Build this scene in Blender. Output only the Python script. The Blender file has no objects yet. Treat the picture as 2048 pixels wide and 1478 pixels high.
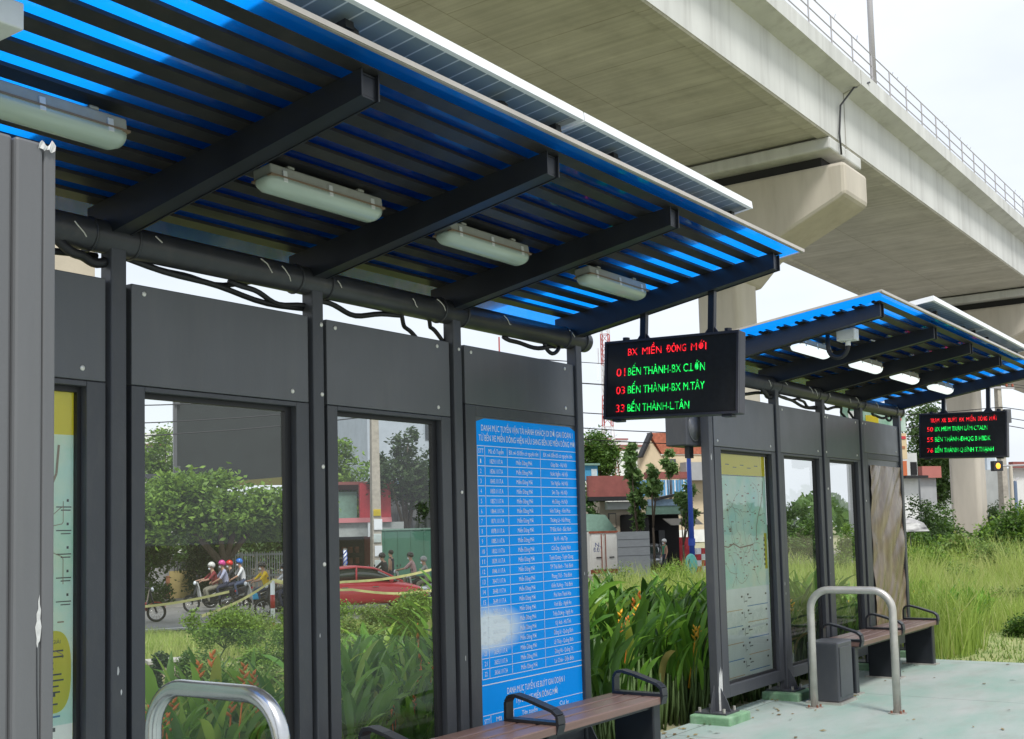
import bpy, math, random
import numpy as np
from mathutils import Vector, Matrix, Quaternion

# ------------------------------------------------------------------ camera, sky, sun, exposure
scene = bpy.context.scene
COL = scene.collection
FPX = 2324.8                      # focal length in photo pixels (2048 wide)
CAM = Vector((0.0, -3.9585, 1.5))
RIGHT = Vector((0.57986, -0.81432, -0.02522))
DOWN = Vector((0.04661, 0.06406, -0.99686))
FWD = Vector((0.81338, 0.57687, 0.07510))
cd = bpy.data.cameras.new('camera')
cam = bpy.data.objects.new('camera', cd)
COL.objects.link(cam)
cd.sensor_width = 36.0
cd.lens = FPX / 2048 * 36.0
cd.shift_y = 141.0 / 2048
cd.clip_start = 0.05
cd.clip_end = 2000
M = Matrix.Identity(4)
for i in range(3):
    M[i][0] = RIGHT[i]; M[i][1] = -DOWN[i]; M[i][2] = -FWD[i]; M[i][3] = CAM[i]
cam.matrix_world = M
scene.camera = cam

SUN_EL, SUN_AZ = math.radians(58), math.radians(215)   # azimuth: direction the light comes from, from +Y clockwise
w = bpy.data.worlds.new('World'); scene.world = w
w.use_nodes = True
nt = w.node_tree; nt.nodes.clear()
out = nt.nodes.new('ShaderNodeOutputWorld'); bg = nt.nodes.new('ShaderNodeBackground')
sky = nt.nodes.new('ShaderNodeTexSky'); sky.sky_type = 'NISHITA'; sky.sun_disc = False
sky.sun_elevation = SUN_EL; sky.sun_rotation = SUN_AZ
sky.air_density = 1.0; sky.dust_density = 4.0; sky.ozone_density = 1.0
tc = nt.nodes.new('ShaderNodeTexCoord'); ns = nt.nodes.new('ShaderNodeTexNoise')
ns.inputs['Scale'].default_value = 2.2; ns.inputs['Detail'].default_value = 5; ns.inputs['Roughness'].default_value = 0.55
mp = nt.nodes.new('ShaderNodeMapping'); mp.inputs['Scale'].default_value = (1, 1, 2.6)
rp = nt.nodes.new('ShaderNodeValToRGB')
rp.color_ramp.elements[0].position = 0.30; rp.color_ramp.elements[0].color = (0.72, 0.72, 0.72, 1)
rp.color_ramp.elements[1].position = 0.62; rp.color_ramp.elements[1].color = (0.97, 0.97, 0.97, 1)
mx = nt.nodes.new('ShaderNodeMix'); mx.data_type = 'RGBA'
mx.inputs[7].default_value = (5.9, 6.25, 6.7, 1)        # bright overcast cloud
nt.links.new(tc.outputs['Generated'], mp.inputs['Vector']); nt.links.new(mp.outputs[0], ns.inputs['Vector'])
nt.links.new(ns.outputs['Fac'], rp.inputs['Fac']); nt.links.new(rp.outputs['Color'], mx.inputs[0])
nt.links.new(sky.outputs['Color'], mx.inputs[6]); nt.links.new(mx.outputs[2], bg.inputs['Color'])
bg.inputs['Strength'].default_value = 0.10
nt.links.new(bg.outputs[0], out.inputs[0])

sl = bpy.data.lights.new('sun', 'SUN'); sl.energy = 2.0; sl.angle = math.radians(12); sl.color = (1.0, 0.97, 0.92)
so = bpy.data.objects.new('sun', sl); COL.objects.link(so)
sd = Vector((math.sin(SUN_AZ) * math.cos(SUN_EL), math.cos(SUN_AZ) * math.cos(SUN_EL), math.sin(SUN_EL)))
so.rotation_euler = (-sd).to_track_quat('-Z', 'Y').to_euler()
so.location = (0, 0, 40)

vs = scene.view_settings
vs.view_transform = 'Standard'; vs.look = 'None'; vs.exposure = 0.8; vs.gamma = 1.0; vs.use_curve_mapping = False
scene.cycles.max_bounces = 8
scene.cycles.transparent_max_bounces = 16
scene.cycles.use_denoising = True

rng = random.Random(7)
nr = np.random.default_rng(11)

# ------------------------------------------------------------------ materials
def mat(name, col, rough=0.6, metal=0.0, vary=0.0, vscale=6.0, vstretch=(1, 1, 1), col2=None, bump=0.0, bscale=40.0,
        spec=0.5, emit=None, estr=0.0, dirt=0.0, dirtcol=(0.08, 0.07, 0.055), dscale=2.0, dstretch=(1, 1, 1), rvary=0.0):
    m = bpy.data.materials.new(name); m.use_nodes = True
    t = m.node_tree; b = t.nodes['Principled BSDF']
    b.inputs['Base Color'].default_value = (*col, 1); b.inputs['Roughness'].default_value = rough
    b.inputs['Metallic'].default_value = metal; b.inputs['Specular IOR Level'].default_value = spec
    if emit: b.inputs['Emission Color'].default_value = (*emit, 1); b.inputs['Emission Strength'].default_value = estr
    last = None
    if vary or col2 or bump or dirt or rvary:
        tcn = t.nodes.new('ShaderNodeTexCoord')
    def noise(sc, stretch, det=6, rough_=0.6):
        mpn = t.nodes.new('ShaderNodeMapping'); mpn.inputs['Scale'].default_value = stretch
        n = t.nodes.new('ShaderNodeTexNoise'); n.inputs['Scale'].default_value = sc; n.inputs['Detail'].default_value = det
        n.inputs['Roughness'].default_value = rough_
        t.links.new(tcn.outputs['Object'], mpn.inputs[0]); t.links.new(mpn.outputs[0], n.inputs['Vector'])
        return n
    if vary or col2:
        n = noise(vscale, vstretch)
        r = t.nodes.new('ShaderNodeValToRGB'); r.color_ramp.elements[0].position = 0.32; r.color_ramp.elements[1].position = 0.68
        c2 = col2 if col2 else tuple(min(1, c * (1 + vary)) for c in col)
        c1 = col if col2 else tuple(c * (1 - vary) for c in col)
        r.color_ramp.elements[0].color = (*c1, 1); r.color_ramp.elements[1].color = (*c2, 1)
        t.links.new(n.outputs['Fac'], r.inputs[0]); last = r.outputs[0]
    if dirt:
        n = noise(dscale, dstretch, 8, 0.68)
        r = t.nodes.new('ShaderNodeValToRGB'); r.color_ramp.elements[0].position = 0.50; r.color_ramp.elements[1].position = 0.78
        r.color_ramp.elements[0].color = (0, 0, 0, 1); r.color_ramp.elements[1].color = (dirt, dirt, dirt, 1)
        mxn = t.nodes.new('ShaderNodeMix'); mxn.data_type = 'RGBA'; mxn.inputs[7].default_value = (*dirtcol, 1)
        t.links.new(n.outputs['Fac'], r.inputs[0]); t.links.new(r.outputs[0], mxn.inputs[0])
        if last: t.links.new(last, mxn.inputs[6])
        else: mxn.inputs[6].default_value = (*col, 1)
        last = mxn.outputs[2]
    if last: t.links.new(last, b.inputs['Base Color'])
    if rvary:
        n = noise(5, (1, 1, 1))
        mr = t.nodes.new('ShaderNodeMapRange'); mr.inputs['To Min'].default_value = rough - rvary; mr.inputs['To Max'].default_value = rough + rvary
        t.links.new(n.outputs['Fac'], mr.inputs[0]); t.links.new(mr.outputs[0], b.inputs['Roughness'])
    if bump:
        n = noise(bscale, (1, 1, 1), 4)
        bn = t.nodes.new('ShaderNodeBump'); bn.inputs['Strength'].default_value = bump; bn.inputs['Distance'].default_value = 0.02
        t.links.new(n.outputs['Fac'], bn.inputs['Height']); t.links.new(bn.outputs[0], b.inputs['Normal'])
    return m

def leafmat(name, dark, light, trans=0.35, rough=0.5, third=None, patch=None, pscale=.4):
    m = bpy.data.materials.new(name); m.use_nodes = True
    t = m.node_tree; t.nodes.clear()
    o = t.nodes.new('ShaderNodeOutputMaterial'); g = t.nodes.new('ShaderNodeNewGeometry')
    r = t.nodes.new('ShaderNodeValToRGB')
    r.color_ramp.elements[0].color = (*dark, 1); r.color_ramp.elements[1].color = (*light, 1)
    if third:
        e = r.color_ramp.elements.new(0.9); e.color = (*light, 1); r.color_ramp.elements[-1].color = (*third, 1)
    p = t.nodes.new('ShaderNodeBsdfPrincipled'); p.inputs['Roughness'].default_value = rough; p.inputs['Specular IOR Level'].default_value = 0.35
    tr = t.nodes.new('ShaderNodeBsdfTranslucent'); ms = t.nodes.new('ShaderNodeMixShader'); ms.inputs[0].default_value = trans
    hs = t.nodes.new('ShaderNodeHueSaturation'); hs.inputs['Value'].default_value = 1.5; hs.inputs['Hue'].default_value = 0.485
    t.links.new(g.outputs['Random Per Island'], r.inputs[0]); csock = r.outputs[0]
    if patch:
        tcn = t.nodes.new('ShaderNodeTexCoord'); n = t.nodes.new('ShaderNodeTexNoise'); n.inputs['Scale'].default_value = pscale; n.inputs['Detail'].default_value = 4
        mr = t.nodes.new('ShaderNodeMapRange'); mr.inputs['From Min'].default_value = .45; mr.inputs['From Max'].default_value = .65; mr.inputs['To Max'].default_value = .75
        mx = t.nodes.new('ShaderNodeMix'); mx.data_type = 'RGBA'; mx.inputs[7].default_value = (*patch, 1)
        t.links.new(tcn.outputs['Object'], n.inputs['Vector']); t.links.new(n.outputs['Fac'], mr.inputs[0]); t.links.new(mr.outputs[0], mx.inputs[0]); t.links.new(csock, mx.inputs[6]); csock = mx.outputs[2]
    t.links.new(csock, p.inputs['Base Color'])
    t.links.new(csock, hs.inputs['Color']); t.links.new(hs.outputs[0], tr.inputs['Color'])
    t.links.new(p.outputs[0], ms.inputs[1]); t.links.new(tr.outputs[0], ms.inputs[2]); t.links.new(ms.outputs[0], o.inputs[0])
    return m

def roofmat():
    m = bpy.data.materials.new('blue_polycarbonate'); m.use_nodes = True
    t = m.node_tree; t.nodes.clear()
    o = t.nodes.new('ShaderNodeOutputMaterial')
    tp = t.nodes.new('ShaderNodeBsdfTransparent'); tp.inputs['Color'].default_value = (0.002, 0.20, 0.90, 1)
    tr = t.nodes.new('ShaderNodeBsdfTranslucent'); tr.inputs['Color'].default_value = (0.003, 0.29, 1.0, 1)
    gl = t.nodes.new('ShaderNodeBsdfGlossy'); gl.inputs['Roughness'].default_value = 0.05
    fr = t.nodes.new('ShaderNodeFresnel'); fr.inputs['IOR'].default_value = 1.5
    a = t.nodes.new('ShaderNodeMixShader'); a.inputs[0].default_value = 0.88
    b = t.nodes.new('ShaderNodeMixShader')
    t.links.new(tp.outputs[0], a.inputs[1]); t.links.new(tr.outputs[0], a.inputs[2])
    t.links.new(fr.outputs[0], b.inputs[0]); t.links.new(a.outputs[0], b.inputs[1]); t.links.new(gl.outputs[0], b.inputs[2])
    t.links.new(b.outputs[0], o.inputs[0])
    return m

def glassmat(name, tint=(0.93, 0.96, 0.94), haze=0.05, boost=1.0):
    m = bpy.data.materials.new(name); m.use_nodes = True
    t = m.node_tree; t.nodes.clear()
    o = t.nodes.new('ShaderNodeOutputMaterial')
    tp = t.nodes.new('ShaderNodeBsdfTransparent'); tp.inputs['Color'].default_value = (*tint, 1)
    df = t.nodes.new('ShaderNodeBsdfDiffuse'); df.inputs['Color'].default_value = (0.45, 0.47, 0.44, 1)
    gl = t.nodes.new('ShaderNodeBsdfGlossy'); gl.inputs['Roughness'].default_value = 0.015
    fr = t.nodes.new('ShaderNodeFresnel'); fr.inputs['IOR'].default_value = 1.5
    mu = t.nodes.new('ShaderNodeMath'); mu.operation = 'MULTIPLY'; mu.inputs[1].default_value = boost
    tcn = t.nodes.new('ShaderNodeTexCoord'); n = t.nodes.new('ShaderNodeTexNoise'); n.inputs['Scale'].default_value = 3; n.inputs['Detail'].default_value = 8
    mr = t.nodes.new('ShaderNodeMapRange'); mr.inputs['From Min'].default_value = 0.35; mr.inputs['From Max'].default_value = 0.75
    mr.inputs['To Min'].default_value = haze * 0.4; mr.inputs['To Max'].default_value = haze * 1.8
    a = t.nodes.new('ShaderNodeMixShader'); b = t.nodes.new('ShaderNodeMixShader')
    t.links.new(tcn.outputs['Object'], n.inputs['Vector']); t.links.new(n.outputs['Fac'], mr.inputs[0]); t.links.new(mr.outputs[0], a.inputs[0])
    t.links.new(tp.outputs[0], a.inputs[1]); t.links.new(df.outputs[0], a.inputs[2])
    t.links.new(fr.outputs[0], mu.inputs[0]); t.links.new(mu.outputs[0], b.inputs[0])
    t.links.new(a.outputs[0], b.inputs[1]); t.links.new(gl.outputs[0], b.inputs[2]); t.links.new(b.outputs[0], o.inputs[0])
    return m

def gridmat(name, cell, line, sx, sy, lw, rough=0.35):
    """rectangular cells with thin lines, in object space (x, y)"""
    m = bpy.data.materials.new(name); m.use_nodes = True
    t = m.node_tree; b = t.nodes['Principled BSDF']; b.inputs['Roughness'].default_value = rough
    tcn = t.nodes.new('ShaderNodeTexCoord'); br = t.nodes.new('ShaderNodeTexBrick')
    br.offset = 0.0; br.squash = 1.0
    br.inputs['Color1'].default_value = (*cell, 1); br.inputs['Color2'].default_value = (*[c * 1.15 for c in cell], 1)
    br.inputs['Mortar'].default_value = (*line, 1); br.inputs['Scale'].default_value = 1.0
    br.inputs['Brick Width'].default_value = sx; br.inputs['Row Height'].default_value = sy; br.inputs['Mortar Size'].default_value = lw
    br.inputs['Mortar Smooth'].default_value = 0.0
    t.links.new(tcn.outputs['Object'], br.inputs['Vector']); t.links.new(br.outputs[0], b.inputs['Base Color'])
    return m

MT = {}
MT['frame'] = mat('dark_grey_paint', (0.052, 0.055, 0.064), 0.42, 0.0, vary=0.06, vscale=4, vstretch=(1, 1, 0.4), bump=0.05, bscale=90, rvary=0.10, dirt=0.28, dirtcol=(0.12, 0.115, 0.105), dscale=9, dstretch=(2, 2, 0.6))
MT['panel'] = mat('grey_sheet_steel', (0.094, 0.098, 0.105), 0.34, 0.0, vary=0.04, vscale=3, vstretch=(3, 1, 0.35), bump=0.04, bscale=120, rvary=0.1, dirt=0.22, dirtcol=(0.15, 0.145, 0.135), dscale=5, dstretch=(2, 2, 0.5))
MT['black'] = mat('black_paint', (0.014, 0.016, 0.021), 0.38, 0.0, vary=0.2, vscale=5, rvary=0.08)
MT['purlin'] = mat('purlin_paint', (0.017, 0.0165, 0.017), 0.40, 0.0, vary=0.2, vscale=8, rvary=0.1, dirt=0.3, dirtcol=(0.10, 0.08, 0.06), dscale=12)
MT['tube'] = mat('tube_paint', (0.034, 0.035, 0.039), 0.38, 0.0, vary=0.15, vscale=6, dirt=0.3, dirtcol=(0.13, 0.11, 0.09), dscale=10)
MT['rubber'] = mat('black_rubber', (0.012, 0.012, 0.014), 0.55)
MT['roof'] = roofmat()
MT['trim'] = mat('aluminium_trim', (0.55, 0.50, 0.44), 0.35, 0.6, vary=0.1)
MT['alu'] = mat('white_anodised_frame', (0.80, 0.81, 0.83), 0.35, 0.15, vary=0.03, vscale=12)
MT['cells'] = gridmat('solar_cells', (0.27, 0.32, 0.345), (0.80, 0.81, 0.81), 0.083, 0.42, 0.0040, 0.3)
MT['glass'] = glassmat('shelter_glass', tint=(.96, .98, .97), haze=0.018, boost=1.1)
MT['white'] = mat('white_plastic', (0.62, 0.63, 0.60), 0.45, vary=0.06, vscale=10, dirt=0.25, dirtcol=(0.4, 0.36, 0.27), dscale=6)
MT['lampbase'] = mat('lamp_housing', (0.34, 0.34, 0.29), 0.5, vary=0.08, vscale=10, dirt=0.35, dirtcol=(0.25, 0.2, 0.13), dscale=14)
MT['diffuser'] = mat('lamp_diffuser', (0.40, 0.47, 0.40), 0.22, vary=0.06, vscale=14, vstretch=(0.2, 3, 3), spec=0.6)
MT['diffuser_lit'] = mat('lit_lamp_diffuser', (0.75, 0.80, 0.80), 0.3, emit=(0.92, 1.0, 1.0), estr=.5)
MT['steel'] = mat('stainless_steel', (0.55, 0.56, 0.57), 0.22, 0.9, vary=0.05, vscale=20, rvary=0.08)
MT['steel_dull'] = mat('galvanised_pipe', (0.48, 0.46, 0.42), 0.38, 0.5, vary=0.12, vscale=12, dirt=0.3, dirtcol=(0.25, 0.2, 0.15), dscale=9)
MT['wood'] = mat('brown_composite_slat', (0.155, 0.095, 0.08), 0.34, 0.0, vary=0.15, vscale=5, vstretch=(0.3, 6, 6), rvary=0.08)
MT['screw'] = mat('screw_head', (0.72, 0.70, 0.64), 0.4, 0.3)
MT['tie'] = mat('cable_tie', (0.60, 0.57, 0.50), 0.5)
MT['green_pad'] = mat('green_footing', (0.16, 0.30, 0.17), 0.8, vary=0.25, vscale=9, bump=0.3, bscale=30, dirt=0.5, dirtcol=(0.35, 0.36, 0.33), dscale=8)
MT['chip'] = mat('bare_primer', (0.52, 0.52, 0.51), 0.6, vary=0.15, vscale=60)
MT['led_body'] = mat('black_cabinet', (0.030, 0.030, 0.040), 0.45, vary=0.1)
MT['led_face'] = mat('led_mask', (0.011, 0.012, 0.014), 0.35, vary=0.3, vscale=30)
MT['led_red'] = mat('red_led', (0.3, 0.0, 0.0), 0.5, emit=(1.0, 0.018, 0.03), estr=1.5)
MT['led_green'] = mat('green_led', (0.0, 0.2, 0.02), 0.5, emit=(0.015, 0.95, 0.13), estr=1.15)
for k_ in ('led_red', 'led_green'):
    t = MT[k_].node_tree; b = t.nodes['Principled BSDF']; es = b.inputs['Emission Strength'].default_value
    tcn = t.nodes.new('ShaderNodeTexCoord'); sx = t.nodes.new('ShaderNodeSeparateXYZ'); t.links.new(tcn.outputs['Object'], sx.inputs[0])
    def wv(sock):
        m1 = t.nodes.new('ShaderNodeMath'); m1.operation = 'MULTIPLY'; m1.inputs[1].default_value = 2 * math.pi / .0105
        m2 = t.nodes.new('ShaderNodeMath'); m2.operation = 'SINE'; m3 = t.nodes.new('ShaderNodeMapRange'); m3.inputs['From Min'].default_value = -1; m3.inputs['To Min'].default_value = .45
        t.links.new(sock, m1.inputs[0]); t.links.new(m1.outputs[0], m2.inputs[0]); t.links.new(m2.outputs[0], m3.inputs[0]); return m3.outputs[0]
    n = t.nodes.new('ShaderNodeTexNoise'); n.inputs['Scale'].default_value = 34; t.links.new(tcn.outputs['Object'], n.inputs['Vector'])
    nm = t.nodes.new('ShaderNodeMapRange'); nm.inputs['From Min'].default_value = .35; nm.inputs['From Max'].default_value = .6; nm.inputs['To Min'].default_value = .25 * es; nm.inputs['To Max'].default_value = 1.5 * es; t.links.new(n.outputs['Fac'], nm.inputs[0])
    q1 = t.nodes.new('ShaderNodeMath'); q1.operation = 'MULTIPLY'; q2 = t.nodes.new('ShaderNodeMath'); q2.operation = 'MULTIPLY'
    t.links.new(wv(sx.outputs['Y']), q1.inputs[0]); t.links.new(wv(sx.outputs['Z']), q1.inputs[1]); t.links.new(q1.outputs[0], q2.inputs[0]); t.links.new(nm.outputs[0], q2.inputs[1]); t.links.new(q2.outputs[0], b.inputs['Emission Strength'])
MT['concrete'] = mat('viaduct_concrete', (0.53, 0.515, 0.475), 0.85, vary=0.10, vscale=0.5, bump=0.15, bscale=8, dirt=0.32, dirtcol=(0.20, 0.18, 0.14), dscale=0.7, dstretch=(1.2, 1.2, 0.12))
def formwork(m):
    """board marks across the deck and pour joints every 2.75 m"""
    t = m.node_tree; b = t.nodes['Principled BSDF']; src = b.inputs['Base Color'].links[0].from_socket
    tcn = t.nodes.new('ShaderNodeTexCoord'); mp = t.nodes.new('ShaderNodeMapping'); mp.inputs['Scale'].default_value = (2.2, .05, 1)
    n = t.nodes.new('ShaderNodeTexNoise'); n.inputs['Scale'].default_value = 2.0; n.inputs['Detail'].default_value = 5; n.inputs['Roughness'].default_value = .7
    br = t.nodes.new('ShaderNodeTexBrick'); br.offset = 0.37; br.inputs['Scale'].default_value = 1; br.inputs['Brick Width'].default_value = 2.75; br.inputs['Row Height'].default_value = 4.3; br.inputs['Mortar Size'].default_value = .022; br.inputs['Mortar Smooth'].default_value = .6
    br.inputs['Color1'].default_value = (1, 1, 1, 1); br.inputs['Color2'].default_value = (.90, .90, .88, 1); br.inputs['Mortar'].default_value = (.66, .64, .58, 1)
    r = t.nodes.new('ShaderNodeMapRange'); r.inputs['From Min'].default_value = .32; r.inputs['From Max'].default_value = .68; r.inputs['To Min'].default_value = .84; r.inputs['To Max'].default_value = 1.12
    m1 = t.nodes.new('ShaderNodeMix'); m1.data_type = 'RGBA'; m1.blend_type = 'MULTIPLY'; m1.inputs[0].default_value = 1
    m2 = t.nodes.new('ShaderNodeMix'); m2.data_type = 'RGBA'; m2.blend_type = 'MULTIPLY'; m2.inputs[0].default_value = 1
    t.links.new(tcn.outputs['Object'], mp.inputs[0]); t.links.new(mp.outputs[0], n.inputs['Vector']); t.links.new(tcn.outputs['Object'], br.inputs['Vector'])
    t.links.new(n.outputs['Fac'], r.inputs[0]); t.links.new(src, m1.inputs[6]); t.links.new(r.outputs[0], m1.inputs[7])
    t.links.new(m1.outputs[2], m2.inputs[6]); t.links.new(br.outputs[0], m2.inputs[7]); t.links.new(m2.outputs[2], b.inputs['Base Color'])
formwork(MT['concrete'])
def joints(m, bw, rh, lw, dark):
    t = m.node_tree; b = t.nodes['Principled BSDF']; src = b.inputs['Base Color'].links[0].from_socket
    tcn = t.nodes.new('ShaderNodeTexCoord'); br = t.nodes.new('ShaderNodeTexBrick'); br.offset = 0; br.inputs['Scale'].default_value = 1; br.inputs['Brick Width'].default_value = bw; br.inputs['Row Height'].default_value = rh; br.inputs['Mortar Size'].default_value = lw; br.inputs['Mortar Smooth'].default_value = .3
    br.inputs['Color1'].default_value = (1, 1, 1, 1); br.inputs['Color2'].default_value = (.95, .95, .95, 1); br.inputs['Mortar'].default_value = (*dark, 1)
    m2 = t.nodes.new('ShaderNodeMix'); m2.data_type = 'RGBA'; m2.blend_type = 'MULTIPLY'; m2.inputs[0].default_value = 1
    t.links.new(tcn.outputs['Object'], br.inputs['Vector']); t.links.new(src, m2.inputs[6]); t.links.new(br.outputs[0], m2.inputs[7]); t.links.new(m2.outputs[2], b.inputs['Base Color'])
MT['fascia'] = mat('fascia_concrete', (0.56, 0.57, 0.56), 0.85, vary=0.10, vscale=0.8, vstretch=(1, 1, 0.12), bump=0.15, bscale=8, dirt=0.55, dirtcol=(0.27, 0.265, 0.25), dscale=1.6, dstretch=(1, 1, 0.06))
MT['pier'] = mat('pier_concrete', (0.50, 0.46, 0.395), 0.85, vary=0.08, vscale=1.2, vstretch=(1, 1, 0.2), bump=0.12, bscale=8, dirt=0.5, dirtcol=(0.28, 0.23, 0.165), dscale=0.9, dstretch=(1, 1, 0.12))
MT['dark'] = mat('bearing_black', (0.02, 0.02, 0.02), 0.8)
MT['rail'] = mat('galvanised_rail', (0.42, 0.41, 0.42), 0.5, 0.3)
MT['bluepaint'] = mat('blue_poster_film', (0.002, 0.27, 0.92), 0.4, vary=0.05, vscale=2)
MT['print_white'] = mat('white_print', (0.78, 0.83, 0.88), 0.5)
MT['platform'] = mat('worn_green_floor', (0.225, 0.335, 0.288), 0.7, col2=(0.36, 0.385, 0.37), vscale=1.3, vstretch=(.6, 1.5, 1), bump=0.15, bscale=60, dirt=0.6, dirtcol=(0.24, 0.25, 0.22), dscale=2.6, dstretch=(.7, 1.6, 1))
MT['earth'] = mat('field_earth', (0.24, 0.235, 0.13), 0.95, col2=(0.32, 0.30, 0.19), vscale=1.3, bump=0.4, bscale=6)
MT['asphalt'] = mat('asphalt', (0.19, 0.19, 0.185), 0.9, vary=0.12, vscale=2, bump=0.2, bscale=60)
MT['kerb'] = mat('kerb_concrete', (0.38, 0.37, 0.34), 0.85, vary=0.1)
joints(MT['platform'], 2.5, 2.5, .006, (.45, .45, .42))
# ------------------------------------------------------------------ helpers
def tag(o, label=None, cat=None, group=None, kind=None):
    if label: o['label'] = label
    if cat: o['category'] = cat
    if group: o['group'] = group
    if kind: o['kind'] = kind
    return o

def empty(name, loc=(0, 0, 0), rz=0.0, label=None, cat=None, group=None):
    o = bpy.data.objects.new(name, None); COL.objects.link(o)
    o.location = loc; o.rotation_euler = (0, 0, rz); o.empty_display_size = 0.2
    return tag(o, label, cat, group)

class MB:
    def __init__(s, org=(0, 0, 0)):
        s.v, s.f, s.m, s.o = [], [], [], org
        s.cur = 0
    def add(s, vs, fs):
        k = len(s.v); o = s.o
        s.v += [(p[0] - o[0], p[1] - o[1], p[2] - o[2]) for p in vs]
        s.f += [tuple(i + k for i in f) for f in fs]; s.m += [s.cur] * len(fs)
        return s
    def box(s, x0, x1, y0, y1, z0, z1):
        return s.add([(x0, y0, z0), (x1, y0, z0), (x1, y1, z0), (x0, y1, z0), (x0, y0, z1), (x1, y0, z1), (x1, y1, z1), (x0, y1, z1)],
                     [(0, 3, 2, 1), (4, 5, 6, 7), (0, 1, 5, 4), (1, 2, 6, 5), (2, 3, 7, 6), (3, 0, 4, 7)])
    def prism(s, prof, axis, a, b):
        """prof: ccw 2-d outline; axis 'x': (y,z), 'y': (x,z), 'z': (x,y)"""
        def P(q, t):
            return (t, q[0], q[1]) if axis == 'x' else ((q[0], t, q[1]) if axis == 'y' else (q[0], q[1], t))
        n = len(prof)
        vs = [P(q, a) for q in prof] + [P(q, b) for q in prof]
        fs = [tuple(range(n - 1, -1, -1)), tuple(range(n, 2 * n))] + [(i, (i + 1) % n, (i + 1) % n + n, i + n) for i in range(n)]
        return s.add(vs, fs)
    def tube(s, pts, r, seg=10, cap=True):
        pts = [Vector(p) for p in pts]; n = len(pts)
        rs = r if isinstance(r, (list, tuple)) else [r] * n
        t0 = (pts[1] - pts[0]).normalized()
        up = Vector((0, 0, 1)) if abs(t0.z) < 0.9 else Vector((1, 0, 0))
        nrm = t0.cross(up).normalized(); vs = []
        for i in range(n):
            t = (pts[min(i + 1, n - 1)] - pts[max(i - 1, 0)]).normalized()
            nrm = (nrm - t * nrm.dot(t)).normalized(); b = t.cross(nrm)
            for k in range(seg):
                a = 2 * math.pi * k / seg
                vs.append(pts[i] + (nrm * math.cos(a) + b * math.sin(a)) * rs[i])
        fs = [(i * seg + k, i * seg + (k + 1) % seg, (i + 1) * seg + (k + 1) % seg, (i + 1) * seg + k) for i in range(n - 1) for k in range(seg)]
        if cap: fs += [tuple(range(seg - 1, -1, -1)), tuple(range((n - 1) * seg, n * seg))]
        return s.add(vs, fs)
    def ring(s, c, axis, R, r, seg=24, sub=8):
        c = Vector(c); axis = Vector(axis).normalized()
        u = axis.cross(Vector((0, 0, 1)) if abs(axis.z) < 0.9 else Vector((1, 0, 0))).normalized(); v = axis.cross(u); vs = []
        for i in range(seg):
            a = 2 * math.pi * i / seg; d = u * math.cos(a) + v * math.sin(a)
            for k in range(sub):
                b = 2 * math.pi * k / sub
                vs.append(c + d * (R + r * math.cos(b)) + axis * r * math.sin(b))
        fs = [(i * sub + k, ((i + 1) % seg) * sub + k, ((i + 1) % seg) * sub + (k + 1) % sub, i * sub + (k + 1) % sub) for i in range(seg) for k in range(sub)]
        return s.add(vs, fs)
    def ball(s, c, rx, ry=None, rz=None, seg=14, rings=9):
        ry = ry or rx; rz = rz or rx
        vs = [(c[0], c[1], c[2] - rz)]
        for j in range(1, rings):
            t = math.pi * j / rings
            for k in range(seg):
                a = 2 * math.pi * k / seg
                vs.append((c[0] + rx * math.sin(t) * math.cos(a), c[1] + ry * math.sin(t) * math.sin(a), c[2] - rz * math.cos(t)))
        vs.append((c[0], c[1], c[2] + rz)); L = len(vs) - 1
        fs = [(0, 1 + (k + 1) % seg, 1 + k) for k in range(seg)]
        for j in range(rings - 2):
            a = 1 + j * seg
            fs += [(a + k, a + (k + 1) % seg, a + seg + (k + 1) % seg, a + seg + k) for k in range(seg)]
        a = 1 + (rings - 2) * seg
        fs += [(a + k, a + (k + 1) % seg, L) for k in range(seg)]
        return s.add(vs, fs)
    def loft(s, rings_, cap=True, closed=True):
        n = len(rings_[0]); vs = [p for r in rings_ for p in r]
        fs = [(i * n + k, i * n + (k + 1) % n, (i + 1) * n + (k + 1) % n, (i + 1) * n + k) for i in range(len(rings_) - 1) for k in range(n if closed else n - 1)]
        if cap: fs += [tuple(range(n - 1, -1, -1)), tuple(range((len(rings_) - 1) * n, len(rings_) * n))]
        return s.add(vs, fs)
    def quad(s, a, b, c, d):
        return s.add([a, b, c, d], [(0, 1, 2, 3)])
    def build(s, name, material, parent=None, bevel=0.0, smooth=False, loc=None, rz=None, label=None, cat=None, group=None, kind=None, fix=True):
        me = bpy.data.meshes.new(name); me.from_pydata([tuple(p) for p in s.v], [], s.f)
        ms = material if isinstance(material, (list, tuple)) else [material]
        for q in ms: me.materials.append(q)
        if len(ms) > 1: me.polygons.foreach_set('material_index', s.m)
        if smooth: me.polygons.foreach_set('use_smooth', [True] * len(me.polygons))
        me.validate(); me.update()
        o = bpy.data.objects.new(name, me); COL.objects.link(o)
        if parent: o.parent = parent
        if loc is not None: o.location = loc
        if rz is not None: o.rotation_euler = (0, 0, rz)
        if bevel:
            md = o.modifiers.new('bevel', 'BEVEL'); md.width = bevel; md.segments = 2; md.limit_method = 'ANGLE'; md.angle_limit = math.radians(40)
            md.harden_normals = False
        return tag(o, label, cat, group, kind)

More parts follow.
